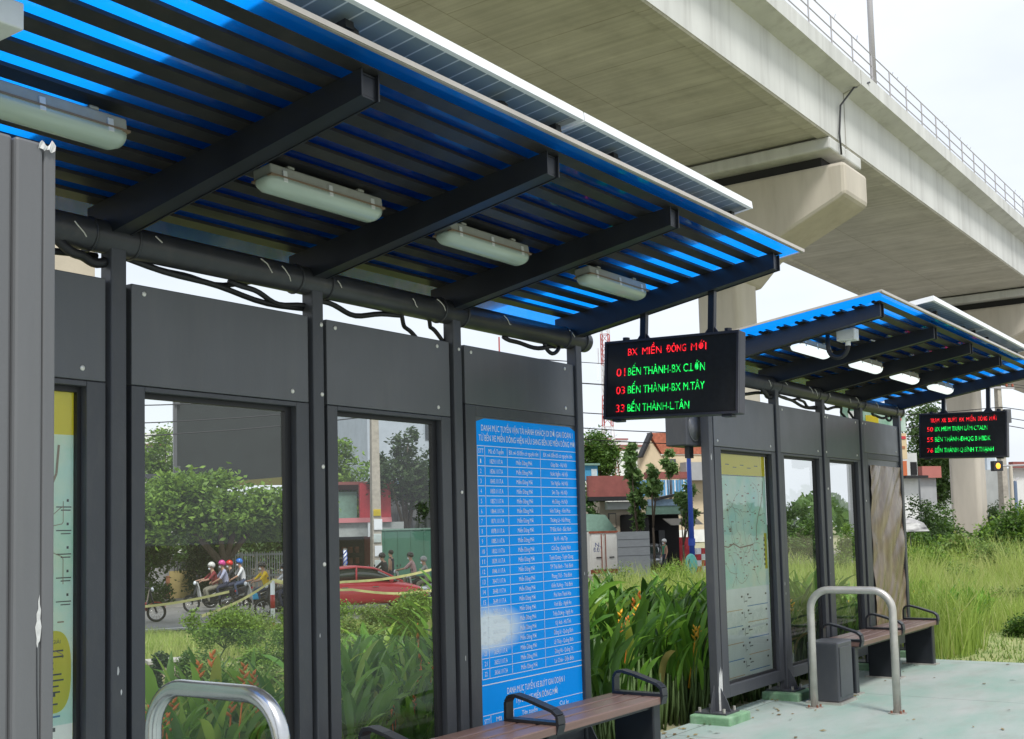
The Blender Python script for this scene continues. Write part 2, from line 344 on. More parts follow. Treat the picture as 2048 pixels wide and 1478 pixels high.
def _pieces(s, name, material, parent=None, **kw):
    """one object per separate piece"""
    par = list(range(len(s.v)))
    def find(i):
        while par[i] != i: par[i] = par[par[i]]; i = par[i]
        return i
    for f in s.f:
        a = find(f[0])
        for k in f[1:]: par[find(k)] = a
    groups = {}
    for f in s.f: groups.setdefault(find(f[0]), []).append(f)
    res = []
    for fs in groups.values():
        ids = sorted({i for f in fs for i in f}); mp_ = {i: k for k, i in enumerate(ids)}
        b = MB(); b.add([s.v[i] for i in ids], [tuple(mp_[i] for i in f) for f in fs])
        res.append(b.build(name, material, parent, **kw))
    return res
MB.pieces = _pieces

def npmesh(name, V, F, material, parent=None, label=None, cat=None, group=None, kind=None, loc=None, smooth=False):
    me = bpy.data.meshes.new(name)
    V = np.asarray(V, dtype=np.float32); F = np.asarray(F, dtype=np.int32); k = F.shape[1]
    me.vertices.add(len(V)); me.vertices.foreach_set('co', V.ravel())
    me.loops.add(F.size); me.loops.foreach_set('vertex_index', F.ravel())
    me.polygons.add(len(F)); me.polygons.foreach_set('loop_start', np.arange(0, F.size, k, dtype=np.int32))
    me.polygons.foreach_set('loop_total', np.full(len(F), k, dtype=np.int32))
    me.materials.append(material); me.update(calc_edges=True); me.validate()
    if smooth: me.polygons.foreach_set('use_smooth', [True] * len(F))
    o = bpy.data.objects.new(name, me); COL.objects.link(o)
    if parent: o.parent = parent
    if loc is not None: o.location = loc
    return tag(o, label, cat, group, kind)

def dup(root, loc=None, rz=None, label=None, group=None, swap=None):
    def cp(o, parent):
        c = o.copy(); COL.objects.link(c)
        if parent: c.parent = parent
        if swap and c.type == 'MESH' and o.data.materials and o.data.materials[0] and o.data.materials[0].name in swap:
            c.data = o.data.copy(); c.data.materials[0] = swap[o.data.materials[0].name]
        for ch in o.children: cp(ch, c)
        return c
    r = cp(root, None)
    if loc is not None: r.location = loc
    if rz is not None: r.rotation_euler[2] = rz
    if label: r['label'] = label
    if group: r['group'] = group
    return r

def text_mesh(body, size, align='LEFT', xscale=1.0, bold=0.0):
    c = bpy.data.curves.new('lettering', 'FONT'); c.body = body; c.size = size; c.align_x = align; c.offset = bold
    c.resolution_u = 3
    o = bpy.data.objects.new('lettering', c); COL.objects.link(o)
    bpy.context.view_layer.update()
    me = bpy.data.meshes.new_from_object(o.evaluated_get(bpy.context.evaluated_depsgraph_get()))
    V = np.array([v.co[:] for v in me.vertices], dtype=float).reshape(-1, 3); F = [tuple(p.vertices) for p in me.polygons]
    bpy.data.objects.remove(o); bpy.data.curves.remove(c); bpy.data.meshes.remove(me)
    if len(V): V[:, 0] *= xscale
    return V, F

class TX:
    """collects lettering laid on a plane: origin + right*x + up*y"""
    def __init__(s, origin, right, up):
        s.o, s.r, s.u, s.v, s.f = Vector(origin), Vector(right), Vector(up), [], []
    def put(s, body, x, y, size, align='LEFT', width=None, xscale=1.0, bold=0.0):
        V, F = text_mesh(body, size, align, xscale, bold)
        if not len(V): return
        if width:
            ww = V[:, 0].max() - V[:, 0].min(); V[:, 0] *= width / ww
            if align == 'LEFT': V[:, 0] -= V[:, 0].min()
        k = len(s.v)
        for p in V: s.v.append(s.o + s.r * (x + p[0]) + s.u * (y + p[1]))
        s.f += [tuple(i + k for i in f) for f in F]
    def rect(s, x0, x1, y0, y1):
        k = len(s.v)
        for x, y in ((x0, y0), (x1, y0), (x1, y1), (x0, y1)): s.v.append(s.o + s.r * x + s.u * y)
        s.f.append((k, k + 1, k + 2, k + 3))
    def build(s, name, material, parent, org=(0, 0, 0)):
        b = MB(org); b.add(s.v, s.f); return b.build(name, material, parent)

# ground shape ------------------------------------------------------
RB = Vector((25.0, 25.3)); RU = Vector((0.848, -0.53)); RN = Vector((0.53, 0.848))     # a point on the road, its direction, its far side
def sstep(t):
    t = min(1.0, max(0.0, t)); return t * t * (3 - 2 * t)
def ground_z(x, y):
    q = -((x - RB.x) * RN.x + (y - RB.y) * RN.y) - 3.0
    s = (x - RB.x) * RU.x + (y - RB.y) * RU.y
    return -0.12 - 1.03 * sstep(1.0 - q / 22.0) * (1 - 0.75 * sstep((s - 7) / 10) * sstep(q / 6))
def bearing(px, d):
    """ground point at forward distance d metres along the bearing of a photo column"""
    r = (px - 1024) / FPX * d
    return Vector((CAM.x + 0.8157 * d + 0.580 * r, CAM.y + 0.5785 * d - 0.8145 * r))
def height(px, py, d):
    return CAM.z + (1013 + 0.0253 * (2681 - px) - py) / FPX * d
FACE = math.atan2(RU.y, RU.x)      # facades run along the road
def facade(px0, px1, d, ang=FACE):
    """centre and real width of an upright face turned to angle ang between two bearings at distance d"""
    u = Vector((math.cos(ang), math.sin(ang))); c = bearing((px0 + px1) / 2, d)
    def hit(px):
        a = CAM.xy; b = bearing(px, d) - a
        m = Matrix(((b.x, -u.x), (b.y, -u.y))).inverted() @ (c - a)
        return m[1]
    t0, t1 = hit(px0), hit(px1)
    return c + u * (t0 + t1) / 2, abs(t1 - t0)
# ------------------------------------------------------------------ viaduct
vd = empty('elevated_viaduct', (38.5, 13.3, 0), 0, 'long grey concrete viaduct with a railing crossing above the shelter roofs', 'viaduct')
VO = (38.5, 13.3, 0)
PIERX = [-25.6, 6.4, 38.4, 70.5, 102.5]
prof = [(9.05, 14.14), (9.45, 14.14), (9.52, 14.22), (17.08, 14.22), (17.15, 14.14), (17.55, 14.14), (17.60, 14.2), (17.60, 16.02), (18.28, 16.2), (18.28, 16.72),
        (18.05, 16.72), (18.05, 16.5), (8.6, 16.5), (8.6, 16.72), (8.37, 16.72), (8.37, 16.2), (9.0, 16.02), (9.0, 14.2)]
for a, b in zip(PIERX[:-1], PIERX[1:]):
    m = MB(VO); m.cur = 0
    m.prism(prof, 'x', a + 0.03, b - 0.03)
    for i, f in enumerate(m.f):                     # the outer web and edge carry the paler finish
        ys = [m.v[k][1] + VO[1] for k in f]; zs = [m.v[k][2] for k in f]
        if max(ys) < 9.1 and max(zs) > 14.3: m.m[i] = 1
    m.build('girder_span', [MT['concrete'], MT['fascia']], vd)
for x in PIERX:
    m = MB(VO)
    m.box(x - 1.55, x - 0.03, 9.003, 17.597, 13.72, 14.137); m.box(x + 0.03, x + 1.55, 9.003, 17.597, 13.72, 14.137)
    m.pieces('end_block', MT['fascia'], vd, bevel=0.06)
    m = MB(VO)
    m.box(x - 0.8, x + 0.8, 9.6, 17.0, 13.36, 13.717)
    m.build('bearing', MT['dark'], vd)
m = MB(VO)
for k in range(-16, 54):
    x = k * 2.0
    m.tube([(x, 8.49, 16.7), (x, 8.49, 17.78)], 0.028, 6)
for z in (16.98, 17.36, 17.78):
    m.tube([(-34, 8.49, z), (110, 8.49, z)], 0.022, 6)
for k in range(-60, 200):
    if rng.random() < 0.35:
        x = k * 0.55; m.tube([(x, 8.49, 17.78), (x + rng.uniform(-.06, .06), 8.44, 17.78 + rng.uniform(.05, .16))], 0.012, 4)
m.build('guard_railing', MT['rail'], vd)
m = MB(VO)
m.tube([(39.2, 8.34, 16.5), (38.3, 8.6, 16.1), (37.75, 8.9, 15.4), (37.6, 8.93, 14.4), (37.7, 8.93, 13.7)], 0.035, 7)
m.build('drain_pipe', MT['tube'], vd, smooth=True)
def pier(x, label):
    t = empty('concrete_pier', (x, 13.3, -1.2), 0, label, 'pier', 'piers of the viaduct')
    o = (x, 13.3, -1.2)
    m = MB(o); c = 0.18; hw, hy = .80, .86
    m.prism([(x - hw + c, 13.6 - hy), (x + hw - c, 13.6 - hy), (x + hw, 13.6 - hy + c), (x + hw, 13.6 + hy - c), (x + hw - c, 13.6 + hy), (x - hw + c, 13.6 + hy), (x - hw, 13.6 + hy - c), (x - hw, 13.6 - hy + c)], 'z', -1.6, 10.3)
    m.build('column', MT['pier'], t, bevel=0.08)
    m = MB(o)
    m.prism([(8.7, 12.25), (9.0, 12.08), (11.9, 10.75), (12.75, 9.9), (14.45, 9.9), (15.3, 10.75), (17.9, 12.08), (18.3, 12.25), (18.3, 13.35), (8.7, 13.35)], 'x', x - 1.15, x + 1.15)
    m.build('pier_cap', MT['pier'], t, bevel=0.13)
    return t
pier(6.4, 'nearest pier of the viaduct, left outside the picture')
pier(38.4, 'tan concrete pier whose hammerhead cap shows above the first shelter roof')
pier(70.5, 'tan concrete pier rising from bushes behind the farther display board')
pier(102.5, 'farthest pier of the viaduct beyond the bushes')
tm = empty('catenary_mast', (43.4, 9.5, 16.5), 0, 'slim grey steel mast standing on top of the viaduct', 'mast')
m = MB((43.4, 9.5, 16.5)); m.tube([(43.4, 9.5, 16.5), (43.4, 9.5, 27)], [0.12, 0.10], 12); m.build('pole', MT['rail'], tm, smooth=True)
m = MB((43.4, 9.5, 16.5)); m.box(43.15, 43.65, 9.25, 9.75, 16.5, 16.56); m.build('base_plate', MT['rail'], tm)

# ------------------------------------------------------------------ bus shelter
SX = 1.5
OS = (SX, 0, 0)
POSTS = [1.50, 2.835, 3.945, 5.02, 6.28]
def roof_z(y): return 3.029 - 0.134 * (y + 1.36)        # top of rafters
def raf_b(y): return 2.712 - 0.1737 * (y + 0.077)       # underside of rafters
shel = empty('bus_shelter', (SX, 0, 0), 0, 'nearer dark grey bus shelter with blue roof and route list board', 'bus shelter', 'bus shelters along the platform')
for x in POSTS:
    m = MB(OS); m.box(x - .036, x + .036, -.046, .026, 0.085, 2.655)
    p = m.build('post', MT['frame'], shel, bevel=.006)
    m = MB(OS); m.box(x - .12, x + .12, -.14, .12, .0855, .097)
    for s in (-1, 1):
        m.prism([(x + s * .0365, .0975), (x + s * .115, .0975), (x + s * .09, .17), (x + s * .0365, .29)][::s], 'y', -.016, -.006)
    m.prism([(-.0465, .0975), (-.125, .0975), (-.10, .17), (-.0465, .27)][::-1], 'x', x - .005, x + .005)
    m.build('base_bracket', MT['frame'], p)
    m = MB(OS)
    for dx in (-.09, .09):
        for dy in (-.11, .09): m.tube([(x + dx, dy, .0975), (x + dx, dy, .128)], .012, 6)
    m.pieces('anchor_bolt', MT['steel_dull'], p)
    m = MB(OS); m.box(x - .19, x + .19, -.20, .13, 0.0, .085)
    m.build('footing', MT['green_pad'], shel, bevel=.012)
m = MB(OS)                                               # chipped paint
m.add([(1.4635, -.0475, .10), (1.5355, -.0475, .10), (1.5355, -.0475, .41), (1.522, -.0475, .36), (1.512, -.0475, .43), (1.495, -.0475, .35), (1.482, -.0475, .41), (1.47, -.0475, .27), (1.4635, -.0475, .29)], [tuple(range(9))])
m.build('bare_patch', MT['chip'], shel)
m = MB(OS); m.tube([(1.32, 0.0, 2.70), (6.43, 0.0, 2.695)], .066, 24)
tb = m.build('back_tube', MT['tube'], shel, smooth=True, bevel=0)
m = MB(OS)
for x in POSTS:
    for d in (-.11, .09): m.ring((x + d, 0, 2.6975), (1, 0, 0), .067, .006, 24, 6)
m.pieces('coupling', MT['tube'], tb, smooth=True)
m = MB(OS)
for x in (1.72, 2.62, 3.0, 3.58, 3.70, 4.06, 4.62, 4.84, 5.45, 6.16):
    a0 = rng.uniform(.3, 1.2); n = rng.choice((3, 4, 5)); pts = []
    for k in range(n):
        a = math.pi + a0 * .6 - .9 + k * rng.uniform(.18, .25); pts.append((x + .014 * k, math.cos(a) * .0685, 2.698 + math.sin(a) * .0685))
    m.tube(pts, .0028, 4)
m.pieces('cable_tie', MT['tie'], tb)
# sagging cables under the tube
def cable(x0, x1, z0, z1, sag, y=.03, r=.012):
    m = MB(OS); pts = []
    for k in range(15):
        t = k / 14; pts.append((x0 + (x1 - x0) * t, y + .015 * math.sin(7 * t + x0), z0 + (z1 - z0) * t - sag * math.sin(math.pi * t) + .008 * math.sin(11 * t + x0 * 3)))
    m.tube(pts, r, 8); return m.build('cable', MT['rubber'], shel, smooth=True)
cable(2.87, 3.93, 2.645, 2.565, .012, .03, .014); cable(2.95, 3.6, 2.655, 2.645, .035, .05, .012); cable(3.45, 3.95, 2.635, 2.575, .02, .02, .013)
cable(4.0, 4.62, 2.63, 2.64, .035, .04, .014); cable(4.62, 4.80, 2.645, 2.50, .0, .04, .012); cable(4.86, 5.0, 2.64, 2.52, -.015, .04, .012)
cable(5.55, 6.12, 2.635, 2.63, .025, .03, .014); cable(5.95, 6.13, 2.64, 2.635, .05, .0, .013); cable(1.55, 2.8, 2.64, 2.63, .05, .04, .014)
cable(2.55, 2.80, 2.66, 2.60, .03, -.01, .02)
# rafters: tapered channels open to the left
for x in POSTS:
    m = MB(OS); hw = .045
    def sec(y):
        return [(y, raf_b(y)), (y, roof_z(y))]
    y0, y1 = -1.405, .10
    b0, t0, b1, t1 = raf_b(y0), roof_z(y0) - .001, raf_b(y1), roof_z(y1) - .001
    for xa, xb in ((x - hw, x - hw + .007), (x + hw - .007, x + hw)):
        m.add([(xa, y0, b0), (xb, y0, b0), (xb, y1, b1), (xa, y1, b1), (xa, y0, t0), (xb, y0, t0), (xb, y1, t1), (xa, y1, t1)],
              [(0, 3, 2, 1), (4, 5, 6, 7), (0, 1, 5, 4), (1, 2, 6, 5), (2, 3, 7, 6), (3, 0, 4, 7)])
    i0, i1 = x - hw + .0075, x + hw - .0075
    yi = y0 + .012
    for lo, (ba, bb) in ((0, (raf_b(yi) + .004, raf_b(y1) + .004)), (1, (roof_z(yi) - .012, roof_z(y1) - .012))):
        m.add([(i0, yi, ba), (i1, yi, ba), (i1, y1, bb), (i0, y1, bb), (i0, yi, ba + .007), (i1, yi, ba + .007), (i1, y1, bb + .007), (i0, y1, bb + .007)],
              [(0, 3, 2, 1), (4, 5, 6, 7), (0, 1, 5, 4), (1, 2, 6, 5), (2, 3, 7, 6), (3, 0, 4, 7)])
    m.box(i0, i1, yi, yi + .006, raf_b(yi) + .012, roof_z(yi) - .014)
    m.build('rafter', MT['black'], shel)
# purlins: C sections along the shelter, lying on the rafters
for k in range(11):
    y = -1.40 + .142 * k; m = MB(OS); z = roof_z(y - .034)
    w_, h_, t_ = .068, .014, .003
    sl_ = -.134
    def q(yy, zz): return (y - w_ / 2 + yy, z + zz + sl_ * yy)
    prof = [q(0, 0), q(w_, 0), q(w_, h_), q(w_ - .018, h_), q(w_ - .018, h_ - t_), q(w_ - t_, h_ - t_), q(w_ - t_, t_), q(t_, t_), q(t_, h_ - t_), q(.018, h_ - t_), q(.018, h_), q(0, h_)]
    if k == 0: prof = [q(.008, 0), q(w_, 0), q(w_, h_), q(w_ - .018, h_), q(w_ - .018, h_ - t_), q(w_ - t_, h_ - t_), q(w_ - t_, t_), q(.008, t_)]
    m.prism(prof, 'x', 1.395, 6.318)
    m.build('purlin', MT['purlin'], shel)
# roof sheet
m = MB(OS)
def rs(y): return roof_z(y) + .0195
ys = [-1.50, -1.2, -.9, -.6, -.3, .40]
nX = 22
vs, fs = [], []
for i in range(nX + 1):
    x = 1.195 + (6.445 - 1.195) * i / nX
    for y in ys: vs.append((x, y, rs(y) + .0015 * math.sin(x * 5.1 + y * 3)))
for i in range(nX):
    for j in range(len(ys) - 1):
        a = i * len(ys) + j; fs.append((a, a + 1, a + len(ys) + 1, a + len(ys)))
m.add(vs, fs); m.build('roof_sheet', MT['roof'], shel, smooth=True)
m = MB(OS)
for y0_, z0_, hh in ((-1.508, rs(-1.50), .012),):
    m.box(1.193, 6.448, y0_, y0_ + .0075, z0_ - .010, z0_ + .008)
    m.box(1.193, 6.448, y0_ + .0078, y0_ + .020, z0_ - .012, z0_ - .006)
m.build('front_trim', MT['trim'], shel)
m = MB(OS)
for xa in (1.188, 6.448):
    a = [(xa, -1.508, rs(-1.508) - .006), (xa + .004, -1.508, rs(-1.508) - .006), (xa + .004, .4, rs(.4) - .006), (xa, .4, rs(.4) - .006)]
    m.add(a + [(p[0], p[1], p[2] + .014) for p in a], [(0, 3, 2, 1), (4, 5, 6, 7), (0, 1, 5, 4), (1, 2, 6, 5), (2, 3, 7, 6), (3, 0, 4, 7)])
m.pieces('side_trim', MT['trim'], shel)
# wall bays
BAYS = [(1.585, 2.785), (2.905, 3.893), (4.015, 4.965), (5.10, 6.236)]
OPEN = [(1.70, 2.70), (2.97, 3.812), (4.085, 4.885), None]
for (x0, x1), op in zip(BAYS, OPEN):
    hb = 2.112 if op else 2.195
    m = MB(OS); m.box(x0, x1, -.030, .028, hb, 2.525)
    hp = m.build('header_panel', MT['panel'], shel, bevel=.004)
    m = MB(OS)
    for sx in (x0 + .06, x1 - .105):
        for sz in (hb + .045, 2.49):
            if rng.random() < .8: m.ball((sx, -.031, sz), .011, .005, .011, 10, 6)
    if m.v: m.pieces('screw', MT['screw'], hp, smooth=True)
    if op:
        o0, o1 = op; zb, zt = .262, 2.088
        m = MB(OS)
        m.box(x0, o0, -.030, .030, .172, hb - .003); m.box(o1, x1, -.030, .030, .172, hb - .003)
        m.box(o0 + .0002, o1 - .0002, -.030, .030, .172, zb); m.box(o0 + .0002, o1 - .0002, -.0298, .030, zt, hb - .003)
        fr = m.build('frame', MT['frame'], shel, bevel=.003)
        m = MB(OS); e = .0008
        for a, b_, c_, d_ in ((o0 + e, o0 + .014, zb + e, zt - e), (o1 - (.018 if o0 < 2 else .040), o1 - e, zb + e, zt - e)): m.box(a, b_, .006, .029, c_, d_)
        m.box(o0 + .0145, o1 - (.0185 if o0 < 2 else .0405), .006, .029, zb + e, zb + .018); m.box(o0 + .0145, o1 - (.0185 if o0 < 2 else .0405), .006, .029, zt - .022, zt - e)
        m.build('gasket', MT['rubber'], fr)
        m = MB(OS); m.quad((o0 + .012, .020, zb + .014), (o1 - .030, .020, zb + .014), (o1 - .030, .020, zt - .018), (o0 + .012, .020, zt - .018))
        m.build('glass_pane', MT['glass'], fr)
    else:
        m = MB(OS)
        m.box(x0, 5.196, -.030, .030, .172, hb - .003); m.box(6.262, x1 + .06, -.030, .030, .172, hb - .003) if x1 > 6.262 else None
        m.box(5.1962, x1, -.0298, .030, 2.133, hb - .003); m.box(5.1962, x1, -.0298, .030, .172, .30)
        fr = m.build('frame', MT['frame'], shel, bevel=.003)
        m = MB(OS); m.box(5.1964, 6.30, -.020, .029, .3005, 2.1325); m.build('backing_board', MT['panel'], fr)
        m = MB(OS); m.box(6.262, 6.318, -.034, .0295, .172, 2.19); m.build('edge_strip', MT['frame'], fr, bevel=.004)
    # black strip behind each joint, standing in for the shade in the gap
for x in POSTS[1:]:
    m = MB(OS); m.box(x - .045, x + .10 if x < 6 else x + .03, .0305, .040, .172, 2.52); m.build('gap_shade_strip', MT['rubber'], shel)
m = MB(OS)
for sz in (2.49, 2.155, 1.81, 1.35): m.ball((3.965, -.0465, sz), .011, .005, .011, 10, 6)
for sz in (2.49, 1.7): m.ball((5.03, -.0465, sz), .010, .005, .010, 10, 6)
m.pieces('post_screw', MT['screw'], shel, smooth=True)

m = MB(OS)
for px_, pz_, s_ in ((1.49, 2.02, .02), (2.83, .98, .012), (2.845, .90, .008), (3.93, 1.02, .007), (5.03, .80, .010), (6.27, 1.2, .009)):
    n_ = 9; m.add([(px_ + s_ * .45 * math.cos(2 * math.pi * k / n_) * (.6 + .5 * rng.random()), -.0468, pz_ + s_ * 1.6 * math.sin(2 * math.pi * k / n_) * (.6 + .5 * rng.random())) for k in range(n_)], [tuple(range(n_))])
m.pieces('paint_chip', MT['chip'], shel)
# ------------------------------------------------------------------ ceiling lamps
def lamp_proto():
    t = empty('ceiling_lamp', (0, 0, 0), 0, 'x', 'lamp', 'batten lamps under the shelter roofs')
    L = .33
    m = MB()
    m.box(-L + .01, L - .01, -.050, .050, .045, .092)
    for sx in (-.2, .2): m.box(sx - .02, sx + .02, -.045, .045, .0922, .108)
    m.build('housing', MT['lampbase'], t, bevel=.012)
    # diffuser: rounded trough with rounded ends
    m = MB(); rings_ = []
    for x, s_ in ((-L, .45), (-L + .012, .8), (-L + .04, 1.0), (0, 1.0), (L - .04, 1.0), (L - .012, .8), (L, .45)):
        r = []
        for k in range(13):
            a = math.pi + math.pi * k / 12
            yy = math.cos(a) * .056; zz = math.sin(a)
            r.append((x, (abs(yy) ** .8) * (1 if yy > 0 else -1) * 1.75 * .32 * s_ if False else yy * s_, .045 + .050 * (-(abs(zz) ** .7)) * s_))
        rings_.append(r)
    m.loft(rings_, cap=True)
    m.build('diffuser', MT['diffuser'], t, smooth=True, bevel=0)
    m = MB()
    for sx in (-.25, 0, .25):
        for s in (-1, 1): m.box(sx - .011, sx + .011, s * .053 - .004, s * .053 + .004, .026, .072)
    m.pieces('clip', MT['white'], t, bevel=.002)
    m = MB(); m.box(-L + .005, L - .005, -.0575, .0575, .0405, .0475); m.build('seal', mat('rusty_seal', (.22, .15, .09), .7), t)
    return t
LAMPX = [2.07, 3.355, 4.46, 5.68]
tilt = math.atan(.134)
lamp0 = lamp_proto()
lamp0.rotation_euler = (-tilt, 0, 0)
WHICH = ['at the left end, largest', 'between the first two rafters from the left', 'in the third bay from the left', 'at the right end by the sign']
lamp0['label'] = 'unlit greenish lamp under the nearer roof at the left frame edge'
lamp0.location = (LAMPX[0], -.665, 2.812)
LL = ['unlit batten lamp under the nearer roof, between its first two rafters', 'unlit batten lamp under the nearer roof, behind the second rafter', 'unlit batten lamp on bright blue sheet beside the nearer sign']
for x, l in zip(LAMPX[1:], LL): dup(lamp0, (x, -.665, 2.822), label=l)
OFF = 6.665
LL2 = ['glowing white lamp under the farther roof, partly behind a black conduit loop', 'second glowing lamp from the conduit loop under the farther roof', 'third glowing lamp from the conduit loop under the farther roof', 'farthest glowing lamp, under the right end of the farther roof']
first_lit = dup(lamp0, (LAMPX[0] + OFF, -.665, 2.792), label=LL2[0], swap={'lamp_diffuser': MT['diffuser_lit']})
for x, l in zip(LAMPX[1:], LL2[1:]): dup(first_lit, (x + OFF, -.665, 2.792), label=l)

# ------------------------------------------------------------------ solar panels
def solar_proto():
    t = empty('solar_panel', (0, 0, 0), 0, 'x', 'solar panel', 'solar panels on the shelter roofs')
    W, D = .85, 2.0                  # half width along the roof, depth stretched out of sight to shade the sheet
    m = MB()
    for a in ((-W, W, 0, .012), (-W, W, D - .012, D)): m.box(a[0], a[1], a[2], a[3], 0, .038)
    for a in (-W, W - .012): m.box(a, a + .012, .0122, D - .0122, 0, .038)
    m.box(-W + .0122, W - .0122, .0122, .020, .0, .0022); m.box(-W + .0122, -W + .024, .0202, D - .0242, .0, .0022); m.box(W - .024, W - .0122, .0202, D - .0242, 0, .0022)
    m.build('frame', MT['alu'], t)
    m = MB(); m.box(-W + .0125, W - .0125, .0125, D - .0125, .026, .034); m.build('cell_sheet', MT['cells'], t)
    m = MB()
    for sx in (-.45, .79):
        m.box(sx - .02, sx + .02, .09, D - .1, -.030, -.001)
    m.pieces('mounting_rail', MT['purlin'], t)
    m = MB()
    for sx in (-.42, .42): m.ball((sx, .12, -.025), .035, .03, .022, 12, 7)
    m.pieces('clamp', MT['rubber'], t)
    return t
sp = solar_proto()
def sp_at(x, dz=0): return (x, -1.545 + .009 * ((x - (OFF if x > 7 else 0)) - 3.9), 3.150 + dz)
sp.location = sp_at(3.12); sp.rotation_euler = (-tilt, 0, .009)
sp['label'] = 'white framed solar panel above the nearer roof, the longer looking left one'
dup(sp, sp_at(4.83), label='white framed solar panel above the nearer roof, ending beside the pier cap')
dup(sp, sp_at(3.12 + OFF, -.02), label='solar panel above the farther roof, its white corner nearest the shelter gap')
dup(sp, sp_at(4.83 + OFF, -.02), label='solar panel above the farther roof running out at the right frame edge')
# ------------------------------------------------------------------ hanging departure signs
def led_sign(x0, dz, lines, title, label):
    yc, zc, W, H, T = -.715, 2.385, .905, .488, .085
    t = empty('departure_sign', (x0, yc, zc + dz), 0, label, 'LED sign', 'LED signs hanging at the shelter ends')
    t.rotation_euler = (math.radians(1.9), math.radians(2.5), 0)      # hangs a little askew, face down to the platform
    m = MB(); m.box(-.0, T, -W / 2, W / 2, -H / 2, H / 2)
    m.build('cabinet', MT['led_body'], t, bevel=.006)
    m = MB(); e = .018
    m.box(-.006, -.0005, -W / 2 + e, W / 2 - e, -H / 2 + e, H / 2 - e)
    m.build('screen', MT['led_face'], t)
    m = MB()
    for a, b, c, d in ((-W / 2, W / 2, H / 2 - .014, H / 2), (-W / 2, W / 2, -H / 2, -H / 2 + .014)): m.box(-.016, -.001, a, b, c, d)
    for a in (-W / 2, W / 2 - .014): m.box(-.016, -.001, a, a + .014, -H / 2 + .0142, H / 2 - .0142)
    m.build('bezel', MT['led_body'], t)
    # text: left in the picture is +y
    tx = TX((-.0085, W / 2, -H / 2), (0, -1, 0), (0, 0, 1))
    wx, tot = title[1], len(title[0])
    for wd in title[0].split():
        ww = title[2] * len(wd) / tot
        tx = TX((-.0085, W / 2, -H / 2), (0, -1, 0), (0, 0, 1)); tx.put(wd, wx, H * .80, .062, width=ww, bold=0); tx.build('heading_word', MT['led_red'], t)
        wx += ww + title[2] / tot
    for (code, s, y, w_) in lines:
        tx = TX((-.0085, W / 2, -H / 2), (0, -1, 0), (0, 0, 1)); tx.put(code, .085, H * y, .068, width=.062, bold=0); tx.build('route_code', MT['led_red'], t)
        tx = TX((-.0085, W / 2, -H / 2), (0, -1, 0), (0, 0, 1)); tx.put(s, .168, H * y, .068, width=w_, bold=0); tx.build('route_name', MT['led_green'], t)
    m = MB()
    for y in (-.255, .205):
        m.box(.02, .06, y - .02, y + .02, H / 2 + .0005, H / 2 + (.27 if y > 0 else .36) - .05)
    m.pieces('hanger', MT['black'], t, bevel=.003)
    m = MB()
    for y in (-.255, .205):
        m.prism([(y - .05, H / 2 + .0005), (y + .05, H / 2 + .0005), (y + .0205, H / 2 + .04), (y - .0205, H / 2 + .04)], 'x', .034, .046)
    for y in (-.36, .33): m.tube([(.04, y, H / 2), (.04, y, H / 2 + .025)], .022, 10)
    m.pieces('bracket', MT['led_body'], t)
    m = MB()
    for y in (-.37, .37): m.box(.01, .07, y - .035, y + .035, -H / 2 - .014, -H / 2 - .0005)
    m.pieces('foot', MT['led_body'], t, bevel=.004)
    return t
led_sign(6.235, 0.0, [('01', 'BẾN THÀNH-BX C.LỚN', .545, .52), ('03', 'BẾN THÀNH-BX M.TÂY', .315, .52), ('33', 'BẾN THÀNH-L.TÂN', .085, .42)], ('BX MIỀN ĐÔNG MỚI', .165, .53),
         'nearer black LED sign with red and green lines, hanging under the first roof')
led_sign(6.235 + OFF, -.02, [('50', 'BX MĐM TRẠM LÂM CTALN', .60, .54), ('55', 'BẾN THÀNH-ĐHQG B HBDK', .37, .57), ('76', 'BẾN THÀNH-Q.BÌNH T.THẠNH', .13, .60)], ('TRẠM XE BUÝT BX MIỀN ĐÔNG MỚI', .12, .68),
         'farther black LED sign hanging in front of the tan pier, with three red codes')

# ------------------------------------------------------------------ posters
def fill_board(parent, org, rects, y, matd):
    by = {}
    for x0, x1, z0, z1, k in rects: by.setdefault(k, []).append((x0, x1, z0, z1))
    return by
# route list, on the last bay of the nearer shelter
pb = empty('route_list_poster', (5.72, -.021, .33), 0, 'blue route list poster with white table, bottom corner curling up', 'poster')
PO = (5.72, -.021, .33)
m = MB(PO); vs, fs = [], []
X0, X1, Z0, Z1 = 5.205, 6.256, .335, 2.123
NX, NZ = 14, 30
def curl(x, z):
    c = max(0, (z - .335)); k = max(0.0, 1 - c / .10) ** 2
    return -.0215 - .035 * k * max(0, (x - 5.55) / .7) ** 1.5
for j in range(NZ + 1):
    z = Z0 + (Z1 - Z0) * (j / NZ) ** 1.6
    for i in range(NX + 1):
        x = X0 + (X1 - X0) * i / NX; zz = z
        if j == NZ and i in (0,): zz -= .02
        if j == NZ and i == NX: zz -= .03
        vs.append((x, curl(x, z), zz))
for j in range(NZ):
    for i in range(NX):
        a = j * (NX + 1) + i; fs.append((a, a + 1, a + NX + 2, a + NX + 1))
m.add(vs, fs)
